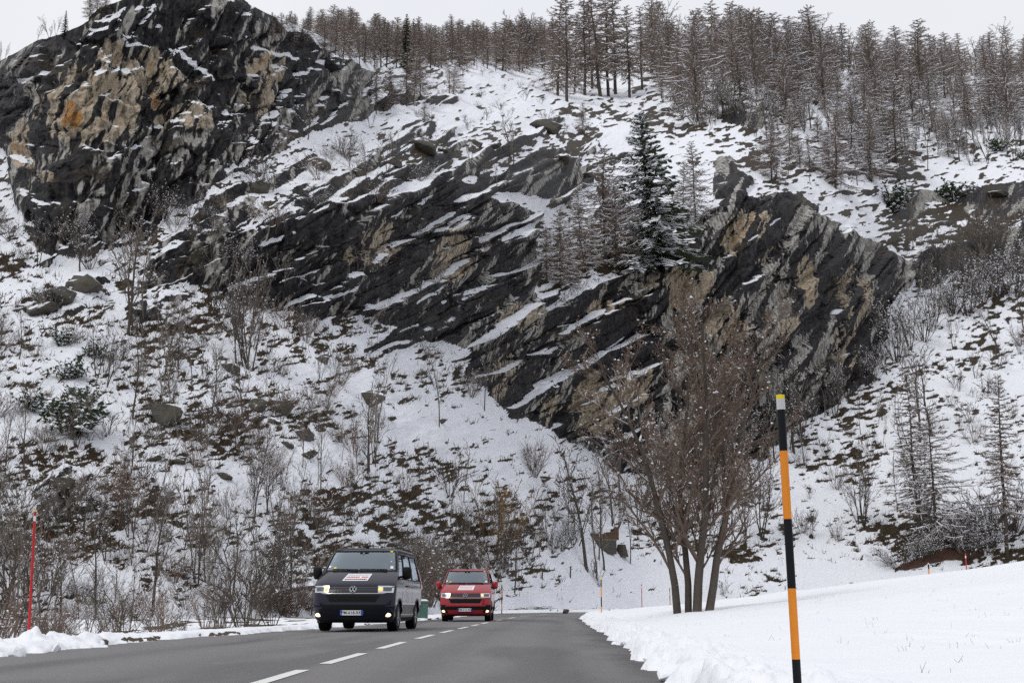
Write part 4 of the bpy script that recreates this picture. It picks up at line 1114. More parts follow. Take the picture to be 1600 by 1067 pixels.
# --- brush growing on the flat strip between the left snow bank and the hill
for i in range(46):
    Yk = rnd.uniform(25, 46); uk = rnd.uniform(-0.43, -0.14)
    if uk * Yk > float(road_left(Yk)) - 2.2: uk = (float(road_left(Yk)) - rnd.uniform(2.2, 4.5)) / Yk
    z = float(ground_z(np.array([uk * Yk]), np.array([Yk]))[0][0])
    hp = rnd.uniform(0.5, 1.5) if i % 3 else rnd.uniform(1.6, 3.0)
    key = rnd.choice(['redshrub0', 'redshrub1', 'redshrub2', 'shrub1', 'shrub3', 'twig0']) if i % 3 else rnd.choice(['pole0', 'pole1', 'pole2', 'twig1'])
    plant(key, float(x_of(uk, 985.0)), 985, base=(uk * Yk, Yk, z), hpx=hp / 1.02 * F / Yk, snow=0.35, width=1.1, group='brush behind the left snow bank', phrase='low brown brush right behind the left snow bank')
count = {}
for d in sorted(PLANTS, key=lambda d: d['x']):
    base = d['key'].rstrip('0123456789'); name, cat = KIND[base]
    if d['label'] is None:
        k = (d['phrase']); count[k] = count.get(k, 0) + 1
        d['label'] = f"{d['phrase']}, {ORD(count[k])} from left"
    if 'wood' in d['group'] and d['label'].count('from left'): d['h'] *= rnd.choice((0.70, 0.82, 0.92, 1.0, 1.0, 1.06, 1.12)) * (0.9 if d['x'] > 1280 else 1.0)
    s = d['h'] / 10.0; w = s * d['width'] * rnd.uniform(0.85, 1.15)
    pr = PROTO[d['key']]
    rz = rnd.uniform(0, 6.28)
    small = pr.get('trunk') is None
    if small and 'snow' not in pr:
        o = obj(name, pr['crown'], None); o.location = d['p']; o.rotation_euler = (0, 0, rz); o.scale = (w, w, s); o['snow'] = d['snow']
        tag(o, d['label'], cat, d['group'])
        continue
    root = thing(name, d['label'], cat, d['p'], (rnd.gauss(0, 0.025), rnd.gauss(0, 0.025), rz), (w, w, s), d['group'])
    for part in ('trunk', 'crown', 'snow'):
        if part in pr and not (part == 'snow' and rnd.random() > d['snow'] + 0.35):
            c = obj({'trunk': 'trunk', 'crown': 'crown', 'snow': 'snow_load'}[part], pr[part], None, root); c['snow'] = d['snow']
            if part == 'snow': c['kind'] = 'stuff'
print('plants', len(PLANTS), 'tris', sum(len(m.loop_triangles) or sum(len(p.vertices) - 2 for p in m.polygons) for r in PROTO.values() for m in r.values()))

# ------------------------------------------------------------------ big multi-stemmed roadside tree
def roadside_tree():
    rng = np.random.default_rng(77)
    base = at(1082, 966, 38.0)
    z0 = float(ground_z(np.array([base.x]), np.array([38.0]))[0][0])
    root = thing('bare_tree', 'large bare tree with several trunks and brown seed clusters beside the road', 'tree', (base.x, 38.0, z0))
    H = 8.3
    stems = [((-0.42, 0, -0.1), (-0.10, 0.02, 1), 0.115, 0.93), ((-0.10, 0.1, -0.1), (-0.02, 0.08, 1), 0.105, 0.96), ((0.12, -0.05, -0.1), (0.06, -0.04, 1), 0.135, 1.0), ((0.46, 0.0, -0.1), (0.15, 0.02, 1), 0.125, 0.95), ((0.2, 0.2, -0.1), (0.10, 0.14, 1), 0.08, 0.9)]
    alltips = []; C = []
    for k, (st, d, r, hh) in enumerate(stems):
        out = [[], [], []]; tips = []
        spec = [(9, 20, 0.33, 40, 0.010, 0.055, 0.13), (5, 9, 0.47, 33, 0.06, 0.11, 0.14), (4, 8, 0.52, 31, 0.05, 0.13, 0.1), (3, 0, 0.5, 30, 0.03, 0.15, 0)]
        grow(rng, st, d, H * hh, r, 0, out, tips, spec)
        t = np.array(out[0]); t[:, 6:] = np.maximum(t[:, 6:], 0.02)
        v, f = tubes(t, 8)
        o = obj('trunk', mesh_np('roadside_trunk', v, f, True), M['trunkbark'], root); o['snow'] = 0.42
        C += out[1] + out[2]; alltips += tips
    C = np.array(C); C[:, 6:] = np.clip(C[:, 6:], 0.0060, 0.040)
    v, f = tubes(C, 3)
    o = obj('crown', mesh_np('roadside_crown', v, f), M['bark_twig'], root); o['snow'] = 0.50
    tp = np.array(alltips)
    high = tp[tp[:, 2] > 2.6 + 0.4 * rng.random(len(tp))]
    sel = high[rng.permutation(len(high))[:1700]]
    pts = (sel[:, None, :] + rng.normal(0, 0.045, (len(sel), 3, 3))).reshape(-1, 3)
    v, f = clumps(pts, rng.uniform(0.012, 0.030, len(pts)), rng, 1.4)
    obj('seed_clusters', mesh_np('seeds', v, f), M['seed'], root, 'stuff')
    sel = high[rng.permutation(len(high))[:760]]
    v, f = clumps(sel + np.array([0, 0, 0.03]), rng.uniform(0.018, 0.048, len(sel)) * rng.uniform(0.6, 1.3, len(sel)), rng, 0.7)
    obj('snow_load', mesh_np('tree_snow', v, f, True), M['snow_clump'], root, 'stuff')
    return len(C)
M['trunkbark'] = bark_material('roadside_bark', (0.020, 0.017, 0.014), (0.115, 0.097, 0.080))
M['bark_twig'] = bark_material('brown_twigs', (0.070, 0.052, 0.041), (0.19, 0.142, 0.113))
n_c = roadside_tree()

# ------------------------------------------------------------------ boulders
def boulder_mesh(seed, sub=3):
    rng = np.random.default_rng(seed)
    bm = bmesh.new(); bmesh.ops.create_icosphere(bm, subdivisions=sub, radius=1.0)
    planes = [(unit(rng.normal(0, 1, 3)), rng.uniform(0.42, 0.8)) for _ in range(15)]
    off = rng.uniform(0, 50, 3)
    for v in bm.verts:
        p = np.array(v.co)
        for n, d in planes:
            s = p @ n
            if s > d: p = p - n * (s - d) * 0.92
        k = 1 + 0.22 * (float(vnoise(np.array([p[0] * 3 + off[0]]), np.array([p[2] * 3 + p[1] * 2 + off[1]]), seed)[0]) - 0.5)
        v.co = Vector(p * k)
    me = bpy.data.meshes.new('boulder'); bm.to_mesh(me); bm.free()
    me.polygons.foreach_set('use_smooth', [True] * len(me.polygons))
    try: me.set_sharp_from_angle(angle=R(14))
    except Exception: pass
    me.materials.append(M['boulder'])
    return me
BM = [boulder_mesh(400 + i) for i in range(7)]
BOULD = [(258, 642, 58, 44), (402, 630, 36, 26), (442, 630, 50, 34), (476, 672, 52, 24), (575, 612, 62, 32), (480, 706, 36, 20), (132, 446, 72, 42), (62, 482, 58, 28), (100, 470, 56, 30), (210, 490, 27, 17), (745, 222, 32, 18), (768, 230, 27, 15),
         (856, 200, 62, 28), (410, 292, 38, 30), (662, 230, 70, 30), (360, 568, 44, 24), (430, 655, 30, 16), (505, 560, 30, 14), (330, 690, 30, 16), (610, 650, 22, 12), (690, 655, 30, 8), (545, 640, 16, 10), (885, 955, 14, 8),
         (400, 652, 28, 18), (95, 760, 46, 30), (130, 785, 40, 26), (690, 780, 26, 10), (850, 745, 26, 10), (1512, 575, 18, 7), (560, 270, 36, 18), (610, 262, 34, 18), (500, 255, 40, 22), (690, 235, 30, 16), (160, 640, 22, 14), (300, 550, 26, 14), (350, 740, 30, 14), (280, 720, 34, 14), (240, 715, 30, 14), (450, 690, 24, 12), (640, 325, 40, 16), (870, 250, 36, 24), (1555, 300, 40, 16), (925, 276, 40, 24)]
bl = sorted(BOULD); names = {}
near_words = [(0, 700, 240, 'on the lower left slope'), (0, 400, 240, 'on the slope under the crag'), (240, 540, 640, 'on the slope below the banded rocks'), (240, 100, 640, 'among the banded rocks'), (640, 500, 1000, 'on the snow cone slope'), (640, 100, 1000, 'on the meadow above the cliff'), (1000, 0, 1700, 'on the right side of the hill')]
for i, (x, y, w, h) in enumerate(bl):
    where = next((t for (x0, y0, x1, t) in near_words if x0 <= x < x1 and y >= y0), 'on the hill')
    if y > 945: p, Y = at(x, y, 95.0), 95.0; where = 'beside the road bend'
    else: p, Y = hill(x, y + h * 0.35)
    names[where] = names.get(where, 0) + 1
    m = Y / F
    size = 'large' if w > 50 else ('small' if w < 28 else 'mid sized')
    o = obj('boulder', BM[i % 7], None)
    o.location = p + Vector((0, 0, h * m * 0.10)); o.rotation_euler = (rnd.uniform(-.3, .3), rnd.uniform(-.3, .3), rnd.uniform(-0.5, 0.5))
    o.scale = (w * m * 0.56, w * m * 0.5, h * m * 0.62)
    tag(o, f'{size} grey brown boulder {where}, {ORD(names[where])} from left', 'boulder', 'boulders on the hill')

# ------------------------------------------------------------------ snow poles
M['pole_black'] = simple('pole_black', (0.012, 0.013, 0.016), 0.5, var=0.2, scale=20, spec=0.12)
M['pole_orange'] = simple('pole_orange', (0.80, 0.26, 0.012), 0.5, var=0.12, scale=14)
M['pole_yellow'] = simple('pole_yellow', (0.80, 0.66, 0.02), 0.5, var=0.05)
M['pole_silver'] = simple('pole_reflector', (0.60, 0.61, 0.64), 0.35, metal=0.2, var=0.1, scale=25)
M['pole_red'] = simple('pole_red', (0.50, 0.015, 0.018), 0.5, var=0.1, scale=12)
M['pole_white'] = simple('pole_white', (0.75, 0.75, 0.75), 0.5, var=0.05)
def snow_pole(loc, top_shift, segs, rad, label, group='snow poles along the road'):
    """segs: (from m, to m, material, part name); top_shift leans the pole"""
    root = thing('snow_pole', label, 'pole', loc, (0, 0, 0), 1.0, group)
    top = segs[-1][1]
    for z0, z1, m, nm in segs:
        n = 18 if rad > 0.018 else 10
        mb = MB()
        pa = Vector((top_shift[0] * z0 / top, top_shift[1] * z0 / top, z0)); pb = Vector((top_shift[0] * z1 / top, top_shift[1] * z1 / top, z1))
        r = rad * (1.05 if nm in ('reflector', 'cap') else 1.0)
        mb.tube([pa, pb], r, n)
        mb.build(nm, M[m], root, smooth=True)
    return root
def stripes(total, w):
    b = total
    return [(0 - 0.25, 0.16, 'pole_black', 'black_band'), (0.16, 0.16 + w, 'pole_orange', 'orange_band'), (0.16 + w, 0.16 + 2 * w, 'pole_black', 'black_band'), (0.16 + 2 * w, 0.16 + 3 * w, 'pole_orange', 'orange_band'),
            (0.16 + 3 * w, b - 0.075, 'pole_black', 'black_band'), (b - 0.075, b - 0.022, 'pole_silver', 'reflector'), (b - 0.022, b, 'pole_yellow', 'cap')]
Yp = 6.5
b0 = at(1247, 1083, Yp); t0 = at(1219, 617, Yp)
Lp = (t0 - b0).length
snow_pole(b0, (t0.x - b0.x + 0.0, 0.0), stripes(t0.z - b0.z, 0.335), 0.0205, 'thick black and orange snow pole with yellow cap nearest the camera')
b1 = at(44, 1006, 19.6); t1 = at(55, 797, 19.6); h1 = t1.z - b1.z
snow_pole(b1, (t1.x - b1.x, 0), [(-0.2, h1 - 0.16, 'pole_red', 'shaft'), (h1 - 0.16, h1 - 0.085, 'pole_white', 'reflector'), (h1 - 0.085, h1 - 0.02, 'pole_red', 'red_band'), (h1 - 0.02, h1, 'pole_yellow', 'cap')], 0.019, 'slim red snow pole in the snow bank at the left verge')
def far_pole(x, yb, yt, Y, kind, label, rad=0.03):
    b = at(x, yb, Y); t = at(x, yt, Y); h = t.z - b.z; w = h * 0.24
    if kind == 'orange':
        segs = [(-0.2, 0.08 * h, 'pole_black', 'black_band'), (0.08 * h, 0.28 * h, 'pole_orange', 'orange_band'), (0.28 * h, 0.52 * h, 'pole_black', 'black_band'), (0.52 * h, 0.76 * h, 'pole_orange', 'orange_band'), (0.76 * h, 0.94 * h, 'pole_black', 'black_band'), (0.94 * h, h, 'pole_yellow', 'cap')]
    elif kind == 'short':
        segs = [(-0.2, 0.62 * h, 'pole_orange', 'orange_band'), (0.62 * h, 0.9 * h, 'pole_black', 'black_band'), (0.9 * h, h, 'pole_silver', 'reflector')]
    else:
        segs = [(-0.2, 0.80 * h, 'pole_red', 'shaft'), (0.80 * h, 0.9 * h, 'pole_white', 'reflector'), (0.9 * h, h, 'pole_red', 'red_band')]
    snow_pole(b, (0, 0), segs, rad, label)
far_pole(940, 966, 901, 66.0, 'orange', 'black and orange snow pole at the inside corner of the bend', 0.028)
far_pole(784, 956, 911, 95.0, 'orange', 'thin orange snow pole just beyond the red van', 0.035)
far_pole(1003, 946, 912, 118.0, 'red', 'faint red snow pole beyond the bend, left of the big tree', 0.03)
far_pole(1047, 945, 917, 122.0, 'orange', 'orange snow pole half hidden by the big tree trunks', 0.035)
far_pole(1452, 904, 879, 120.0, 'short', 'short orange marker pole below the reddish soil bank', 0.065)
far_pole(1511, 903, 864, 120.0, 'red', 'leaning red snow pole below the broad larch', 0.05)
# wooden posts on the slope by the bend
for x, yb, yt, lab in ((891, 902, 885, 'short brown wooden post on the snow slope behind the bend'), (847, 903, 888, 'thin grey wooden stake on the snow slope left of the brown post')):
    p, Y = hill(x, yb); h = (yb - yt) * Y / F
    mb = MB(); mb.tube([p - Vector((0, 0, 0.2)), p + Vector((0.02, 0, h * 0.6)), p + Vector((0.03, 0, h))], [0.07, 0.068, 0.06], 8)
    tag(mb.build('wooden_post', M['wood'], smooth=True), lab, 'post')

# ------------------------------------------------------------------ ruined plank shelter, fallen log, stump, green bin, fallen boughs, soil bank
p, Y = hill(947, 858); m = Y / F
sh = thing('plank_shelter', 'small ruined brown plank shelter with snow on its roof behind the bend', 'shelter', p + Vector((0, -0.3, 0.35)), (0, 0, R(12)))
W, Hh = 44 * m, 31 * m
for i in range(9):
    x0 = -W / 2 + W * 0.30 + i * W * 0.70 / 9; hh = Hh * (0.62 + 0.30 * i / 9) + rnd.uniform(-.06, .06)
    mb = MB(); mb.box(x0, x0 + W * 0.070, -0.05, 0.03 + rnd.uniform(0, .05), Hh * 0.35 * (1 if i else 0.9), hh); mb.build('plank', M['wood'], sh)
for i in range(4):
    mb = MB(); y0 = i * 0.45
    mb.box(-W / 2 + 0.02 * i, -W / 2 + W * 0.28, y0 + 0.1, y0 + 0.48, 0, Hh * 0.66); mb.build('side_board', M['wood'], sh)
mb = MB(); mb.box(-W / 2 + W * 0.12, W / 2 - W * 0.10, -0.12, 1.4, -0.8, Hh * 0.36); mb.build('stone_base', M['boulder'], sh, bevel=0.05)
mb = MB(); mb.add([(-W * .36, -0.15, Hh * .66), (W * .3, -0.15, Hh * .90), (W * .3, 1.7, Hh * .98), (-W * .36, 1.7, Hh * .72), (-W * .36, -0.15, Hh * .77), (W * .3, -0.15, Hh * 1.02), (W * .3, 1.7, Hh * 1.1), (-W * .36, 1.7, Hh * .84)],
                  [(0, 3, 2, 1), (4, 5, 6, 7), (0, 1, 5, 4), (1, 2, 6, 5), (2, 3, 7, 6), (3, 0, 4, 7)]); mb.build('roof_snow', M['snow_clump'], sh, bevel=0.06)
mb = MB(); mb.box(W * .30, W * .50, 0, 1.3, Hh * .35, Hh * 1.0); mb.build('corner_post', M['wood'], sh, bevel=0.03)

p, Y = hill(971, 866); m = Y / F
mb = MB(); mb.lathe([(11 * m, -0.3), (9 * m, 4 * m), (7.5 * m, 10 * m), (6.5 * m, 15 * m), (3 * m, 16 * m)], 9)
o = mb.build('tree_stump', M['bark_dark']); o.location = p; o['snow'] = 0.6
tag(o, 'dark jagged tree stump beside the ruined plank shelter', 'stump')

pa, Ya = hill(432, 946); pb, Yb2 = hill(510, 930)
mb = MB(); mb.tube([pa + Vector((0, -1, 0.55)), (pa + pb) / 2 + Vector((0, -1, 0.62)), pb + Vector((0, -1, 0.5))], [0.20, 0.17, 0.13], 9)
o = mb.build('fallen_log', M['bark_dark'], smooth=True); o['snow'] = 1.15; tag(o, 'fallen log lying in the brush behind the dark van, snow on top', 'log')

M['bin_green'] = simple('bin_green', (0.045, 0.16, 0.115), 0.55, var=0.25, scale=4)
M['bin_pale'] = simple('bin_faded_panel', (0.22, 0.27, 0.22), 0.6, var=0.3, scale=5)
bn = thing('roadside_bin', 'green roadside bin with snow on its lid between the two vans', 'bin', (-4.35, 57, 0.05), (0, 0, R(-14)))
def outline(w, d, n=10):
    pts = [(-w / 2, -d / 2), (w / 2 - 0.25, -d / 2)]
    pts += [(w / 2 - 0.25 + 0.25 * math.sin(k / n * math.pi / 2), -d / 2 + 0.25 * (1 - math.cos(k / n * math.pi / 2))) for k in range(1, n + 1)]
    return pts + [(w / 2, d / 2), (-w / 2, d / 2)]
def prism(pts, z0, z1, taper=1.0):
    n = len(pts); mb = MB()
    return mb.add([(x, y, z0) for x, y in pts] + [(x * taper, y * taper, z1) for x, y in pts], [tuple(range(n))[::-1], tuple(range(n, 2 * n))] + [(i, (i + 1) % n, n + (i + 1) % n, n + i) for i in range(n)])
prism(outline(1.3, 1.0), -0.1, 0.66).build('body', M['bin_green'], bn, bevel=0.01)
for k in range(5):
    mb = MB(); mb.box(-0.60 + k * 0.2, -0.46 + k * 0.2, -0.53, -0.49, 0.02, 0.60); mb.build('front_panel', M['bin_pale'], bn)
prism(outline(1.40, 1.08), 0.66, 0.72, 0.98).build('lid', M['bin_green'], bn, bevel=0.01)
prism(outline(1.38, 1.06), 0.722, 0.80, 0.86).build('lid_snow', M['snow_clump'], bn, bevel=0.03)

rb = np.random.default_rng(9)
seg = []
for k in range(44):
    t = rb.random(); x0 = -0.3 + 3.8 * t ** 1.2; y0 = 112 + 9.0 * t + rb.normal(0, 0.8); z0 = float(ground_z(np.array([x0]), np.array([y0]))[0][0]) + 0.06
    a = rb.uniform(-0.6, 0.6); L = rb.uniform(0.2, 0.8)
    if k % 3 == 0: z0 += 0.1
    seg.append((x0 - L * math.cos(a), y0 - L * math.sin(a), z0, x0 + L * math.cos(a), y0 + L * math.sin(a), z0 + rb.uniform(0, .22), 0.05, 0.02))
v, f = tubes(seg, 4)
o = obj('fallen_boughs', mesh_np('fallen_boughs', v, f), M['needle'], kind='stuff'); o['snow'] = 0.8; o['label'] = 'dark mossy boughs lying on the snow at the outer road edge'; o['category'] = 'branches'

# reddish soil under the broad larch
M['red_soil'] = simple('red_soil', (0.060, 0.027, 0.017), 0.95, var=0.6, scale=1.4)
nn = 26; vs = []; 
for i in range(nn):
    for j in range(9):
        x = 1398 + 140 * i / (nn - 1); yb = 893 - 26 * i / (nn - 1); thick = 15 * math.sin(math.pi * (i + 0.6) / nn) ** 0.8 + 3
        y = yb - thick * j / 8 + 3 * (float(vnoise(np.array([i * .9]), np.array([j * .8]), 91)[0]) - .5)
        p, Y = hill(x, y); lift = 0.32 * math.sin(math.pi * (j + .2) / 8.4) * math.sin(math.pi * (i + .5) / nn) + 0.1
        vs.append(p + Vector((0, -lift * 0.7, lift * 0.5 + 0.25 * (float(vnoise(np.array([i * 1.7]), np.array([j * 1.3]), 93)[0]) - .5))))
mb = MB(); mb.add(vs, [(i * 9 + j, (i + 1) * 9 + j, (i + 1) * 9 + j + 1, i * 9 + j + 1) for i in range(nn - 1) for j in range(8)])
o = mb.build('soil_bank', M['red_soil'], smooth=True, kind='structure'); o['label'] = 'bare reddish brown soil bank under the broad larch'

# dry grass blades poking through the snow (nobody could count them)
rb = np.random.default_rng(19); seg = []
for k in range(130):
    Yk = rb.uniform(7, 42); Xk = float(road_right(Yk)) + 1.2 + rb.uniform(0, 1) ** 0.8 * (0.42 * Yk)
    z = float(ground_z(np.array([Xk]), np.array([Yk]))[0][0])
    for b in range(rb.integers(1, 5)):
        d = unit(np.array([rb.normal(0, .5), rb.normal(0, .5), 1])); L = rb.uniform(0.03, 0.10)
        s = np.array([Xk + rb.normal(0, .06), Yk + rb.normal(0, .06), z - .02]); seg.append((*s, *(s + d * L), 0.0022, 0.001))
v, f = tubes(seg, 3)
o = obj('dry_grass', mesh_np('dry_grass', v, f), M['grass'], kind='stuff'); o['label'] = 'sparse dry grass blades poking through the snowfield'

# withered grass and heather on the bare patches of the slopes (nobody could count it)
rb = np.random.default_rng(23)
cand = np.argwhere((bare > 0.45) & (Rs < 0.3) & (PY > 380) & (PX > -80) & (PX < 1680))
wts = np.clip(bare[cand[:, 0], cand[:, 1]], 0, 1)
pickc = cand[rb.choice(len(cand), 17000, replace=False, p=wts / wts.sum())]
gp = P[pickc[:, 0], pickc[:, 1]]
sc = np.clip(gp[:, 1] / 75.0, 0.7, 1.9)
seg = []
for p_, k in zip(gp, sc):
    for b in range(3):
        d = unit(np.array([rb.normal(0, .55), rb.normal(0, .45) - 0.15, 0.9])); L = rb.uniform(0.10, 0.42) * k
        s = p_ + np.array([rb.normal(0, .12), rb.normal(0, .12), -0.05]) * k
        seg.append((*s, *(s + d * L), 0.020 * k, 0.008 * k))
v, f = tubes(seg, 3)
M['heather'] = simple('withered_grass', (0.085, 0.060, 0.036), 0.95, var=0.75, scale=0.8, spec=0.1)
o = obj('withered_grass', mesh_np('withered_grass', v, f), M['heather'], kind='stuff'); o['label'] = 'withered brown grass on the bare patches of the slopes'

# lumps of ploughed snow fallen onto the asphalt
for i, (x, y, w) in enumerate(((1046, 1058, 0.16), (1030, 1040, 0.07), (1010, 1032, 0.06), (975, 1006, 0.07), (1062, 1050, 0.10), (90, 1014, 0.10), (160, 1007, 0.09), (30, 1021, 0.12))):
    Yk = 1.0
    Yk = (EYE - 0.02) / -float(T_of_y(y)); p_ = at(x, y, Yk)
    o = obj('snow_lump', bpy.data.meshes.get('snow_lump') or BM[i % 3].copy(), None); o.data.name = 'snow_lump'
    o.data.materials.clear(); o.data.materials.append(M['snow_clump'])
    o.location = (p_.x, p_.y, w * 0.25); o.scale = (w, w * 0.8, w * 0.6); o.rotation_euler = (0.2 * i, 0.1 * i, 0.9 * i)
    tag(o, ('largest snow lump fallen on the asphalt left of the near pole', 'small snow lump on asphalt just behind the largest one', 'small snow lump on asphalt, third along the right verge', 'farthest small snow lump on asphalt at the right verge',
            'snow lump on asphalt closest to the right snow bank', 'middle snow lump on asphalt at the left verge', 'farthest snow lump on asphalt at the left verge', 'snow lump on asphalt at the left verge under the red pole')[i], 'snow lump', 'snow lumps on the road edge')

# ------------------------------------------------------------------ the two vans
def lut(tab): 
    a = np.array(tab); return lambda z: float(np.interp(z, a[:, 0], a[:, 1]))
v_front = lut([(.20, .20), (.28, .07), (.40, .03), (.55, 0), (.70, .02), (.84, .05), (.94, .09), (1.02, .15), (1.08, .24), (1.16, .40), (1.26, .62), (1.33, .80), (1.37, .90), (1.5, 1.05), (1.68, 1.27), (1.86, 1.50), (1.90, 1.60), (1.93, 1.74), (1.95, 1.95), (1.965, 2.3)])
v_rear = lut([(.20, 4.80), (.5, 4.9), (1.1, 4.88), (1.8, 4.74), (1.93, 4.6), (1.965, 4.2)])
v_wid = lut([(.20, .84), (.30, .90), (.6, .945), (1.0, .952), (1.15, .94), (1.37, .885), (1.6, .835), (1.86, .765), (1.90, .74), (1.93, .70), (1.95, .62), (1.965, .45)])
def v_bow(t, z):
    k = 1.0 if z < 1.0 else 0.8
    return k * (0.07 * t * t + 0.17 * abs(t) ** 7)
def nose(t, z, off=0.0):
    """point on the front of the body: t across (-1..1), z height; off = distance in front of it"""
    p = Vector((v_wid(z) * t, v_front(z) + v_bow(t, z), z))
    if off:
        e = 0.01
        a = Vector((v_wid(z) * (t + e), v_front(z) + v_bow(t + e, z), z)) - Vector((v_wid(z) * (t - e), v_front(z) + v_bow(t - e, z), z))
        b = Vector((v_wid(z + e) * t, v_front(z + e) + v_bow(t, z + e), z + e)) - Vector((v_wid(z - e) * t, v_front(z - e) + v_bow(t, z - e), z - e))
        n = a.cross(b).normalized()
        if n.y > 0: n = -n
        p = p + n * off
    return p
def flank(q, z, side, off=0.0):
    y0 = v_front(z) + v_bow(1, z); y1 = v_rear(z) - 0.06
    p = Vector((side * (v_wid(z) + off), y0 + (y1 - y0) * q, z))
    return p
def patch(fn, nu, nv, back, name, mat, parent, smooth=True):
    """a curved panel: fn(a, b, off) with a, b in 0..1; its edges turn back by 'back'"""
    mb = MB(); vs = []; fs = []
    for j in range(nv + 1):
        for i in range(nu + 1): vs.append(fn(i / nu, j / nv, 0.0))
    W = nu + 1
    for j in range(nv):
        for i in range(nu): fs.append((j * W + i, j * W + i + 1, (j + 1) * W + i + 1, (j + 1) * W + i))
    ring = [i for i in range(W)] + [j * W + nu for j in range(1, nv + 1)] + [nv * W + i for i in range(nu - 1, -1, -1)] + [j * W for j in range(nv - 1, 0, -1)]
    ab = [(k % W / nu, k // W / nv) for k in ring]
    s = len(vs)
    for a, b in ab: vs.append(fn(a, b, back))
    n = len(ring)
    for k in range(n): fs.append((ring[k], s + k, s + (k + 1) % n, ring[(k + 1) % n]))
    mb.add(vs, fs)
    o = mb.build(name, mat, parent, smooth)
    return o
def nose_panel(t0, t1, z0, z1, off, name, mat, parent, nu=8, nv=3, t0b=None, t1b=None, back=-0.012):
    """t0..t1 at the lower edge; t0b..t1b at the upper edge"""
    t0b = t0 if t0b is None else t0b; t1b = t1 if t1b is None else t1b
    def fn(a, b, o):
        lo = t0 * (1 - b) + t0b * b; hi = t1 * (1 - b) + t1b * b
        return nose(lo + (hi - lo) * a, z0 + (z1 - z0) * b, off + o)
    return patch(fn, nu, nv, back, name, mat, parent)
def text_mesh(body, size, mat, parent, origin, xdir, ydir, name='plate_text'):
    cu = bpy.data.curves.new('txt', 'FONT'); cu.body = body; cu.size = size; cu.align_x = 'CENTER'; cu.align_y = 'CENTER'; cu.resolution_u = 3
    cu.offset = size * 0.012
    to = bpy.data.objects.new('txt', cu); COL.objects.link(to)
    dg = bpy.context.evaluated_depsgraph_get(); me = bpy.data.meshes.new_from_object(to.evaluated_get(dg))
    bpy.data.objects.remove(to)
    xd, yd = Vector(xdir).normalized(), Vector(ydir).normalized(); zd = xd.cross(yd)
    mt = Matrix((xd, yd, zd)).transposed().to_4x4(); mt.translation = Vector(origin)
    me.transform(mt); me.materials.clear()
    return obj(name, me, mat, parent)

VM = {
    'tyre': simple('tyre_rubber', (0.010, 0.010, 0.011), 0.85, var=0.3, scale=15, spec=0.15), 'rim': simple('rim_metal', (0.22, 0.22, 0.23), 0.4, metal=0.7, var=0.1),
    'black': simple('black_plastic', (0.008, 0.008, 0.009), 0.6, var=0.15, scale=20, spec=0.15), 'dark': simple('cabin_dark', (0.014, 0.014, 0.016), 0.9, var=0.1),
    'chrome': simple('chrome', (0.34, 0.35, 0.37), 0.14, metal=1.0, var=0.03), 'lamp': simple('lamp_reflector', (0.62, 0.64, 0.67), 0.18, metal=0.85, var=0.12, scale=30),
    'lampdark': simple('lamp_housing', (0.10, 0.105, 0.115), 0.3, metal=0.3, var=0.2, scale=30),
    'amber': emissive('amber_lamp', (1.0, 0.52, 0.16), 0.9), 'fog': emissive('fog_lamp', (1.0, 0.84, 0.52), 1.3), 'tail': simple('tail_lamp', (0.35, 0.012, 0.015), 0.15, coat=1.0),
    'windscreen': glass_material('windscreen_glass', (0.62, 0.72, 0.76), 4.0), 'privacy': glass_material('privacy_glass', (0.10, 0.11, 0.12), 1.6), 'sideglass': glass_material('side_glass', (0.5, 0.56, 0.58), 1.5),
    'plate': simple('plate_white', (0.72, 0.73, 0.74), 0.4, var=0.03), 'blue': simple('plate_blue', (0.015, 0.07, 0.45), 0.4, var=0.05), 'ink': simple('plate_ink', (0.01, 0.01, 0.012), 0.5, var=0.05),
    'sticker': simple('sticker_white', (0.78, 0.78, 0.80), 0.4, var=0.03), 'stred': simple('sticker_red', (0.62, 0.10, 0.09), 0.4, var=0.1), 'stgrey': simple('sticker_grey', (0.06, 0.07, 0.10), 0.4, var=0.1), 'stpale': simple('sticker_pale_grey', (0.50, 0.51, 0.55), 0.4, var=0.1),
    'yellow': simple('sticker_yellow', (0.75, 0.72, 0.05), 0.4, var=0.05), 'seat': simple('seat_cloth', (0.045, 0.047, 0.055), 0.9, var=0.2),
    'skin': simple('skin', (0.52, 0.32, 0.24), 0.6, var=0.05), 'jacket': simple('dark_jacket', (0.03, 0.04, 0.07), 0.85, var=0.2), 'hair': simple('hair', (0.03, 0.02, 0.014), 0.7, var=0.2),
    'dash': simple('dashboard', (0.045, 0.045, 0.048), 0.7, var=0.1),
}
M['paint_dark'] = simple('dark_blue_paint', (0.003, 0.004, 0.016), 0.3, metal=0.0, coat=0.65, var=0.06, scale=2, spec=0.05)
M['paint_red'] = simple('red_paint', (0.30, 0.012, 0.020), 0.4, metal=0.0, coat=0.8, var=0.06, scale=2, spec=0.1)

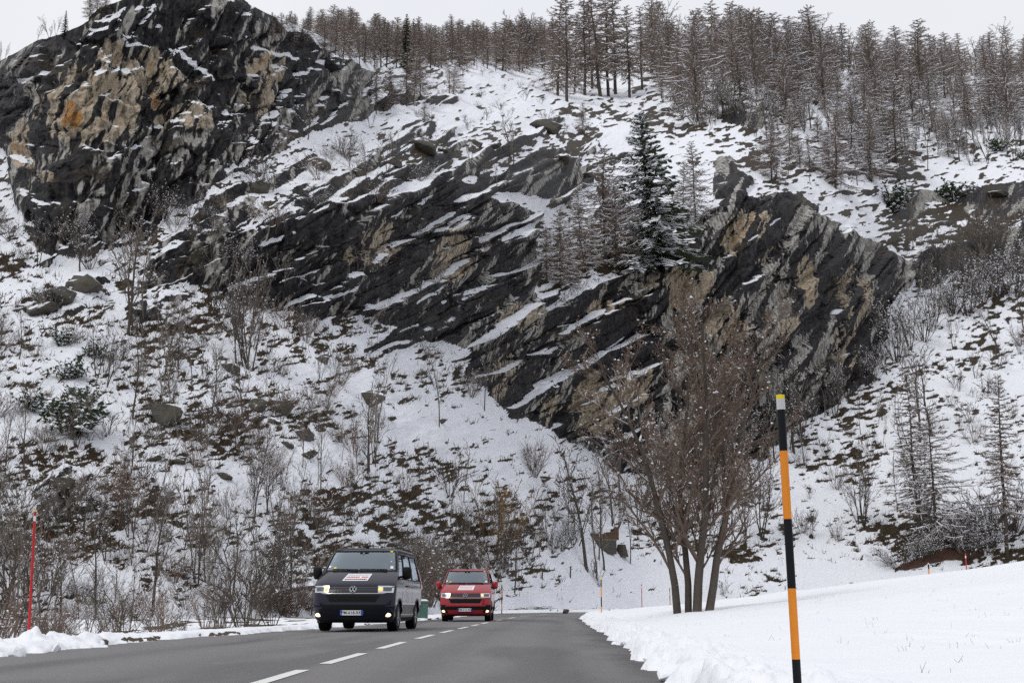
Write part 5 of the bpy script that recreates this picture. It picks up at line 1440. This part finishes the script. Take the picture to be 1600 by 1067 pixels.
def build_van(label, loc, rz, paint, bumper, plate, third):
    V = thing('van', label, 'van', loc, (0, 0, rz))
    body_m = M[paint]
    zs = [.20, .24, .28, .32, .36, .40, .45, .50, .55, .60, .64, .68, .72, .76, .80, .84, .88, .92, .96, 1.0, 1.04, 1.08, 1.12, 1.16, 1.20, 1.24, 1.29, 1.33, 1.37, 1.42, 1.47, 1.52, 1.57, 1.62, 1.67, 1.72, 1.77, 1.82, 1.86, 1.89, 1.92, 1.94, 1.955, 1.965]
    ft = [-1, -.985, -.96, -.93, -.88, -.82, -.75, -.65, -.5, -.35, -.2, 0, .2, .35, .5, .65, .75, .82, .88, .93, .96, .985, 1]
    nq = 60; qs = [k / nq for k in range(1, nq)]
    rt = [.97, .9, .75, .5, .25, 0, -.25, -.5, -.75, -.9, -.97]
    ring = [('f', t) for t in ft] + [('s', q, 1) for q in qs] + [('r', t) for t in rt] + [('s', q, -1) for q in qs[::-1]]
    def rp(e, z):
        if e[0] == 'f': return nose(e[1], z)
        if e[0] == 's':
            p = flank(e[1], z, e[2])
            # a crease along the flank
            p.x += e[2] * 0.012 * math.exp(-((z - 0.98) / 0.03) ** 2)
            return p
        return Vector((v_wid(z) * e[1], v_rear(z) - 0.10 * abs(e[1]) ** 6, z))
    n = len(ring); vs = [rp(e, z) for z in zs for e in ring]; fs = []
    WY = ((0.96, 0), (3.96, 0))
    def hole(e1, e2, z0, z1, pts):
        zc = (z0 + z1) / 2
        if e1[0] == 'f' and e2[0] == 'f':
            tc = (e1[1] + e2[1]) / 2
            return abs(tc) < .93 and 1.37 <= zc <= 1.86
        if e1[0] == 's' and e2[0] == 's' and e1[2] == e2[2]:
            qc = (e1[1] + e2[1]) / 2
            if 1.20 <= zc <= 1.77 and (0.035 < qc < 0.21 or 0.235 < qc < 0.585 or 0.61 < qc < 0.93): return True
            c = sum((p for p in pts), Vector()) / 4
            for wy, _ in WY:
                if (c.y - wy) ** 2 + (c.z - 0.34) ** 2 < 0.385 ** 2: return True
        return False
    for j in range(len(zs) - 1):
        for i in range(n):
            i2 = (i + 1) % n; q = (j * n + i, j * n + i2, (j + 1) * n + i2, (j + 1) * n + i)
            if not hole(ring[i], ring[i2], zs[j], zs[j + 1], [vs[k] for k in q]): fs.append(q)
    top = len(zs) - 1
    fs.append(tuple(top * n + i for i in range(n))); fs.append(tuple(range(n))[::-1])
    mb = MB(); mb.add(vs, fs); body = mb.build('body', body_m, V, smooth=True)
    # glass
    wsc = patch(lambda a, b, o: nose(-.935 + 1.87 * a, 1.365 + .50 * b, -0.008 + o), 14, 8, -0.004, 'windscreen', VM['windscreen'], V)
    for a0, a1, b0, b1 in ((-.95, .95, 1.355, 1.395), (-.95, .95, 1.845, 1.872)):
        nose_panel(a0, a1, b0, b1, 0.003, 'windscreen_surround', VM['black'], wsc, 14, 1)
    for s in (-1, 1): nose_panel(s * .935, s * .965, 1.36, 1.87, 0.003, 'windscreen_surround', VM['black'], wsc, 2, 8)
    for s in (-1, 1):
        for q0, q1, mt in ((.03, .215, 'sideglass'), (.23, .59, 'privacy'), (.605, .935, 'privacy')):
            patch(lambda a, b, o, s=s, q0=q0, q1=q1: flank(q0 + (q1 - q0) * a, 1.195 + .58 * b, s, -0.010 + o), 10, 6, -0.004, 'side_window', VM[mt], V)
        for q0, q1 in ((.205, .24), (.58, .615), (.925, .945)):
            patch(lambda a, b, o, s=s, q0=q0, q1=q1: flank(q0 + (q1 - q0) * a, 1.185 + .60 * b, s, 0.004 + o), 2, 6, -0.012, 'window_pillar', VM['black'], V)
        patch(lambda a, b, o, s=s: flank(.02 + .92 * a, 1.775 + .02 * b, s, 0.004 + o), 20, 1, -0.012, 'window_trim', VM['black'], V)
        patch(lambda a, b, o, s=s: flank(.02 + .92 * a, 1.18 + .018 * b, s, 0.006 + o), 20, 1, -0.012, 'window_trim', VM['black'], V)
        # door seams and handle, sill, arch liners and lips
        for q in (.235, .60):
            patch(lambda a, b, o, s=s, q=q: flank(q + .002 * a, .32 + .86 * b, s, 0.002 + o), 1, 8, -0.006, 'door_seam', VM['black'], V)
        for y0 in (1.95, 2.25):
            mb = MB(); mb.box(s * .952 - .02, s * .952 + .035 * s if s > 0 else s * .952 + .02, y0, y0 + .18, 1.02, 1.05)
            if s < 0: mb = MB(); mb.box(-.99, -.93, y0, y0 + .18, 1.02, 1.05)
            mb.build('door_handle', body_m, V, bevel=.008)
        patch(lambda a, b, o, s=s: flank(.16 + .58 * a, .235 + .06 * b, s, 0.014 + o), 8, 1, -0.03, 'sill', VM['black'], V)
        for wy, _ in WY:
            mb = MB(); pts = []
            for k in range(19):
                a = math.pi * (-0.12 + 1.24 * k / 18)
                for r, dx in ((.378, .006), (.415, .012), (.42, -.02), (.372, -.25)):
                    pts.append((s * (.948 + dx - (0.05 if math.sin(a) < 0.1 else 0)), wy - math.cos(a) * r, .34 + math.sin(a) * r))
            mb.add(pts, [(k * 4 + j, k * 4 + j + 1, k * 4 + 5 + j, k * 4 + 4 + j) for k in range(18) for j in range(2)] + [(k * 4, k * 4 + 3, k * 4 + 7, k * 4 + 4) for k in range(18)])
            mb.build('wheel_arch', body_m if paint == 'paint_dark' else VM['black'], V, smooth=True)
            # wheel
            rim = Matrix.Translation((s * .80, wy, .335)) @ Matrix.Rotation(s * math.pi / 2, 4, 'Y')
            mb = MB(); mb.lathe([(.20, -.11), (.31, -.115), (.332, -.095), (.337, 0), (.332, .095), (.31, .115), (.215, .11), (.20, .06)], 30, rim)
            wh = mb.build('wheel', VM['tyre'], V, smooth=True)
            mb = MB(); mb.lathe([(.07, .085), (.212, .108), (.214, .075), (.19, .02), (.05, .02)], 30, rim); mb.build('rim', VM['lampdark'], wh, smooth=True)
            for k in range(5):
                a = k * 2 * math.pi / 5
                mb = MB(); p0 = rim @ Vector((.03 * math.cos(a), .03 * math.sin(a), .09)); p1 = rim @ Vector((.205 * math.cos(a), .205 * math.sin(a), .10)); mb.bar(p0, p1, .045, .03, (1, 0, 0)); mb.build('spoke', VM['rim'], wh)
        # mirrors
        mr = MB(); mtx = Matrix.Translation((s * 1.065, 1.22, 1.33)) @ Matrix.Rotation(s * R(8), 4, 'Z')
        prof = [(0.0, -.15), (.055, -.145), (.085, -.12), (.105, -.05), (.11, .04), (.10, .11), (.07, .135), (0.001, .14)]
        mr.lathe(prof, 14, mtx @ Matrix.Diagonal((1.05, .8, 1.0, 1)))
        mo = mr.build('mirror', body_m if paint == 'paint_red' else VM['black'], V, smooth=True)
        mb = MB(); mb.bar((s * .90, 1.25, 1.24), (s * 1.03, 1.22, 1.24), .06, .05); mb.build('mirror_arm', VM['black'], mo)
        # lamps
        hl = nose_panel(s * .60, s * .945, .865, 1.015, .012, 'headlight', VM['lamp'], V, 8, 4, s * .585, s * .955, -.03)
        nose_panel(s * .72, s * .90, .895, .985, .016, 'lamp_bowl', VM['lampdark'], hl, 5, 2, s * .71, s * .91)
        c = nose(s * .655, .935, .016)
        mb = MB(); mb.lathe([(.050, 0), (.048, .012), (.03, .02), (0.001, .024)], 16, Matrix.Translation(c) @ Matrix.Rotation(R(70), 4, 'X')); mb.build('lit_bulb', VM['amber'], hl, smooth=True)
        fg = nose_panel(s * .80, s * .95, .325, .43, .010, 'fog_light', VM['black'], V, 4, 2)
        c = nose(s * .865, .375, .014)
        mb = MB(); mb.lathe([(.062, 0), (.06, .012), (.03, .02), (0.001, .022)], 16, Matrix.Translation(c) @ Matrix.Rotation(R(88), 4, 'X') @ Matrix.Diagonal((1.2, .72, 1, 1))); mb.build('lit_bulb', VM['fog'], fg, smooth=True)
        patch(lambda a, b, o, s=s: flank(.962 + .04 * a, 1.0 + .50 * b, s, 0.012 + o), 3, 5, -.03, 'tail_light', VM['tail'], V)
    # grille
    gr = nose_panel(-.60, .60, .875, 1.01, .004, 'grille', VM['black'], V, 14, 3)
    for k in range(3): nose_panel(-.60, .60, .902 + k * .040, .907 + k * .040, .012, 'grille_bar', VM['chrome'], gr, 14, 1)
    nose_panel(-.72, .72, .838, .858, .016, 'grille_bar', VM['chrome'], gr, 14, 1, -.80, .80)
    lg = nose_panel(-.56, .56, .66, .815, .006, 'lower_grille', VM['black'], V, 12, 3, -.66, .66)
    for k in range(3): nose_panel(-.57, .57, .69 + k * .04, .70 + k * .04, .012, 'lower_grille_bar', VM['black'], lg, 12, 1)
    nose_panel(-.97, .97, .33, .375 if bumper == 'body' else .50, .006, 'bumper_intake', VM['black'], V, 18, 3, -.97, .97) if bumper == 'body' else None
    if bumper == 'black':
        nose_panel(-.985, .985, .42, .545, .008, 'bumper_band', VM['black'], V, 18, 3)
        for s in (-1, 1): nose_panel(s * .70, s * .985, .31, .60, .007, 'bumper_corner', VM['black'], V, 6, 5, s * .80, s * .985)
    else:
        nose_panel(-.72, .72, .47, .60, .006, 'bumper_band', VM['black'], V, 16, 2, -.80, .80)
    nose_panel(-.93, .93, .20, .26, .008, 'lower_lip', VM['black'], V, 14, 1)
    # emblem: ring with a V above a W
    c = nose(0, .93, .022); tilt = Matrix.Translation(c) @ Matrix.Rotation(R(66), 4, 'X')
    mb = MB(); mb.torus(.080, .009, 28, 8, tilt); em = mb.build('emblem', VM['chrome'], V, smooth=True)
    mb = MB(); mb.lathe([(.078, -.008), (.078, -.002)], 28, tilt); mb.build('emblem_back', VM['black'], em)
    L = [(-.035, .068), (0, .006), (.035, .068)]; Wp = [(-.072, .030), (-.036, -.062), (0, .000), (.036, -.062), (.072, .030)]
    for nm, pp in (('emblem_stroke', L), ('emblem_stroke', Wp)):
        mb = MB()
        for a, b in zip(pp[:-1], pp[1:]):
            mb.bar(tilt @ Vector((a[0], a[1], .004)), tilt @ Vector((b[0], b[1], .004)), .012, .018, tilt.to_3x3() @ Vector((0, 0, 1)))
        mb.build(nm, VM['chrome'], em)
    # number plate
    pl = MB(); yc = nose(0, .42).y - .03
    pl.box(-.27, .25, yc - .012, yc, .365, .475); pO = pl.build('number_plate', VM['plate'], V)
    for x0 in (-.27, .207):
        mb = MB(); mb.box(x0, x0 + .043, yc - .0145, yc - .0125, .366, .474); mb.build('plate_band', VM['blue'], pO)
    text_mesh(plate, .098, VM['ink'], pO, (-.01, yc - .0145, .42), (1, 0, 0), (0, 0, 1))
    text_mesh('F', .04, VM['plate'], pO, (-.248, yc - .0165, .395), (1, 0, 0), (0, 0, 1))
    # bonnet sticker, leaning parallelogram with three rows of marks too small to read
    def stick(t0, t1, b0, b1, off, name, mt, par):
        def fn(a, b, o):
            bb = b0 + (b1 - b0) * b; z = 1.135 + .165 * bb; sh = .07 * bb
            return nose(t0 + (t1 - t0) * a + sh, z, off + o)
        return patch(fn, 8, 3, -.004, name, mt, par)
    st = stick(-.33, .29, 0, 1, .006, 'bonnet_sticker', VM['sticker'], V)
    rs = random.Random(3 if paint == 'paint_dark' else 8)
    for row, (b0, b1, mt) in enumerate(((.68, .90, 'stpale'), (.38, .60, 'stred'), (.10, .28, third))):
        t = -.29
        while t < .245:
            w = rs.choice((.026, .034, .042, .048))
            if rs.random() > .08: stick(t, min(t + w, .255), b0 + rs.uniform(0, .03), b1 - rs.uniform(0, .03), .0085, 'sticker_mark', VM[mt], st)
            t += w + .010
    # wipers, sensor, antenna, windscreen stickers
    for x0, x1 in ((-.75, -.05), (-.02, .72)):
        mb = MB(); mb.bar(nose(x0, 1.40, .02), nose(x1, 1.385, .03), .02, .02); mb.build('wiper', VM['black'], V)
    nose_panel(-.13, .13, 1.80, 1.865, .004, 'sensor_cover', VM['black'], V, 4, 2)
    nose_panel(-.03, .01, 1.775, 1.815, .006, 'mirror_glint', VM['chrome'], V, 2, 2)
    for t0, t1, z0, z1, mt in ((-.74, -.67, 1.43, 1.465, 'yellow'), (.80, .87, 1.83, 1.86, 'yellow'), (.80, .875, 1.43, 1.49, 'sticker'), (-.90, -.84, 1.45, 1.50, 'sticker'), (.80, .84, 1.58, 1.61, 'stpale')):
        nose_panel(t0, t1, z0, z1, .002, 'window_sticker', VM[mt], V, 2, 2)
    mb = MB(); mb.lathe([(.05, 0), (.045, .05), (.02, .075), (.001, .08)], 12, Matrix.Translation((-.02, 1.98, 1.945))); mb.build('roof_antenna', VM['black'], V, smooth=True)
    for s in (-1, 1):
        mb = MB(); mb.tube([(s * .66, 2.2, 1.95), (s * .67, 2.35, 1.985), (s * .67, 4.2, 1.975), (s * .66, 4.4, 1.93)], .014, 6); mb.build('roof_rail', VM['black'], V, smooth=True)
    # cabin
    mb = MB(); mb.box(-.82, .82, 1.0, 4.7, .40, .46); mb.build('floor', VM['dark'], V)
    mb = MB(); mb.add([(-.82, .78, 1.02), (.82, .78, 1.02), (.82, 1.42, 1.16), (-.82, 1.42, 1.16), (-.82, .80, .6), (.82, .80, .6), (.82, 1.42, .7), (-.82, 1.42, .7)], [(0, 1, 2, 3), (3, 2, 6, 7), (0, 4, 5, 1), (4, 7, 6, 5), (0, 3, 7, 4), (1, 5, 6, 2)]); mb.build('dashboard', VM['dash'], V, bevel=.04)
    mb = MB(); mb.box(-.80, .80, 2.55, 2.62, .45, 1.80); mb.build('partition', VM['dark'], V)
    for x in (-.55, -.12, .42):
        mb = MB(); mb.box(x - .21, x + .21, 1.72, 2.2, .62, .80); stt = mb.build('seat', VM['seat'], V, bevel=.05)
        mb = MB(); mb.box(x - .21, x + .21, 2.16, 2.32, .78, 1.40, Matrix.Translation((0, 0, 0))); mb.build('backrest', VM['seat'], stt, bevel=.06)
        mb = MB(); mb.box(x - .12, x + .12, 2.20, 2.31, 1.44, 1.66); mb.build('headrest', VM['seat'], stt, bevel=.04)
    mb = MB(); mb.torus(.19, .014, 26, 8, Matrix.Translation((.42, 1.52, 1.17)) @ Matrix.Rotation(R(-58), 4, 'X') ); mb.build('steering_wheel', VM['black'], V, smooth=True)
    return V

def build_driver(van, label):
    """seated person: one skinned body from pelvis to fingers, hands on the wheel"""
    P0 = [(.42, 2.02, .84), (.42, 2.05, 1.02), (.42, 2.04, 1.22), (.42, 2.02, 1.36), (.42, 2.00, 1.43), (.42, 1.97, 1.50), (.42, 1.955, 1.58), (.42, 1.965, 1.655)]
    RA = [.15, .14, .16, .12, .055, .075, .088, .06]
    vs = [Vector(p) for p in P0]; rad = list(RA); ed = [(i, i + 1) for i in range(len(P0) - 1)]
    def chain(frm, pts, rr):
        k = frm
        for p, r in zip(pts, rr):
            vs.append(Vector(p)); rad.append(r); ed.append((k, len(vs) - 1)); k = len(vs) - 1
        return k
    for s in (-1, 1):
        wr = chain(3, [(.42 + s * .19, 2.00, 1.33), (.42 + s * .27, 1.86, 1.12), (.42 + s * .20, 1.66, 1.19), (.42 + s * .185, 1.58, 1.22)], [.072, .052, .038, .034])
        for k in range(4):
            dx = s * (.185 - .012 * k); chain(wr, [(.42 + dx + s * .01, 1.525 - .004 * k, 1.235 - .018 * k), (.42 + dx - s * .012, 1.495, 1.215 - .018 * k), (.42 + dx - s * .035, 1.51, 1.20 - .018 * k)], [.0095, .0088, .008])
        chain(wr, [(.42 + s * .155, 1.565, 1.225), (.42 + s * .145, 1.54, 1.24)], [.011, .009])
        chain(0, [(.42 + s * .10, 1.92, .83), (.42 + s * .14, 1.56, .86), (.42 + s * .14, 1.48, .56), (.42 + s * .14, 1.30, .50)], [.095, .07, .05, .04])
    chain(6, [(.42, 1.86, 1.575)], [.018])                      # nose
    me = bpy.data.meshes.new('person'); me.from_pydata(vs, ed, []); me.update()
    o = bpy.data.objects.new('person', me); COL.objects.link(o)
    o.modifiers.new('skin', 'SKIN'); o.modifiers.new('sub', 'SUBSURF').levels = 1; o.modifiers['sub'].render_levels = 1
    for i, sv in enumerate(me.skin_vertices[0].data): sv.radius = (rad[i], rad[i]); sv.use_root = (i == 0)
    # skin above the collar and at the hands, jacket elsewhere
    m, nt, b, out = new_mat('driver_skin_and_jacket')
    tcn = nt.nodes.new('ShaderNodeTexCoord'); sx = nt.nodes.new('ShaderNodeSeparateXYZ'); nt.links.new(tcn.outputs['Object'], sx.inputs[0])
    head = ramp(nt, sx.outputs[2], 1.40, 1.41); hand = math_n(nt, 'MULTIPLY', ramp(nt, sx.outputs[1], 1.62, 1.60), ramp(nt, sx.outputs[2], 1.05, 1.06))
    sk = math_n(nt, 'MAXIMUM', head, hand)
    nt.links.new(mixc(nt, sk, (0.03, 0.04, 0.07), (0.50, 0.31, 0.23)), b.inputs['Base Color']); b.inputs['Roughness'].default_value = .7
    me.materials.append(m)
    o.matrix_world = van.matrix_basis
    tag(o, label, 'person')
    mb = MB(); mtx = Matrix.Translation((.42, 1.975, 1.625)) @ Matrix.Rotation(R(-22), 4, 'X')
    mb.lathe([(.092, -.02), (.098, .02), (.088, .065), (.055, .10), (.001, .112)], 14, mtx)
    for k in range(0): pass
    mb.build('hair', VM['hair'], o, smooth=True)
    for s in (-1, 1):
        mb = MB(); mb.lathe([(.010, 0), (.008, .006), (.001, .008)], 8, Matrix.Translation((.42 + s * .034, 1.872, 1.60)) @ Matrix.Rotation(R(90), 4, 'X')); mb.build('eye', VM['ink'], o)
    return o
bpy.context.view_layer.update()
vd = build_van('dark blue van with lit lamps leading on the near part of the road', (-3.62, 30.3, 0.012), R(-3.6), 'paint_dark', 'body', 'FM-618-RK', 'stgrey')
vr = build_van('bright red van following behind the dark van', (-1.72, 49.2, 0.012), R(-1.0), 'paint_red', 'black', 'FM-615-RK', 'stpale')
build_driver(vd, 'person in a dark jacket driving the dark van, hands on wheel')
build_driver(vr, 'person in a dark jacket driving the red van, hands on wheel')
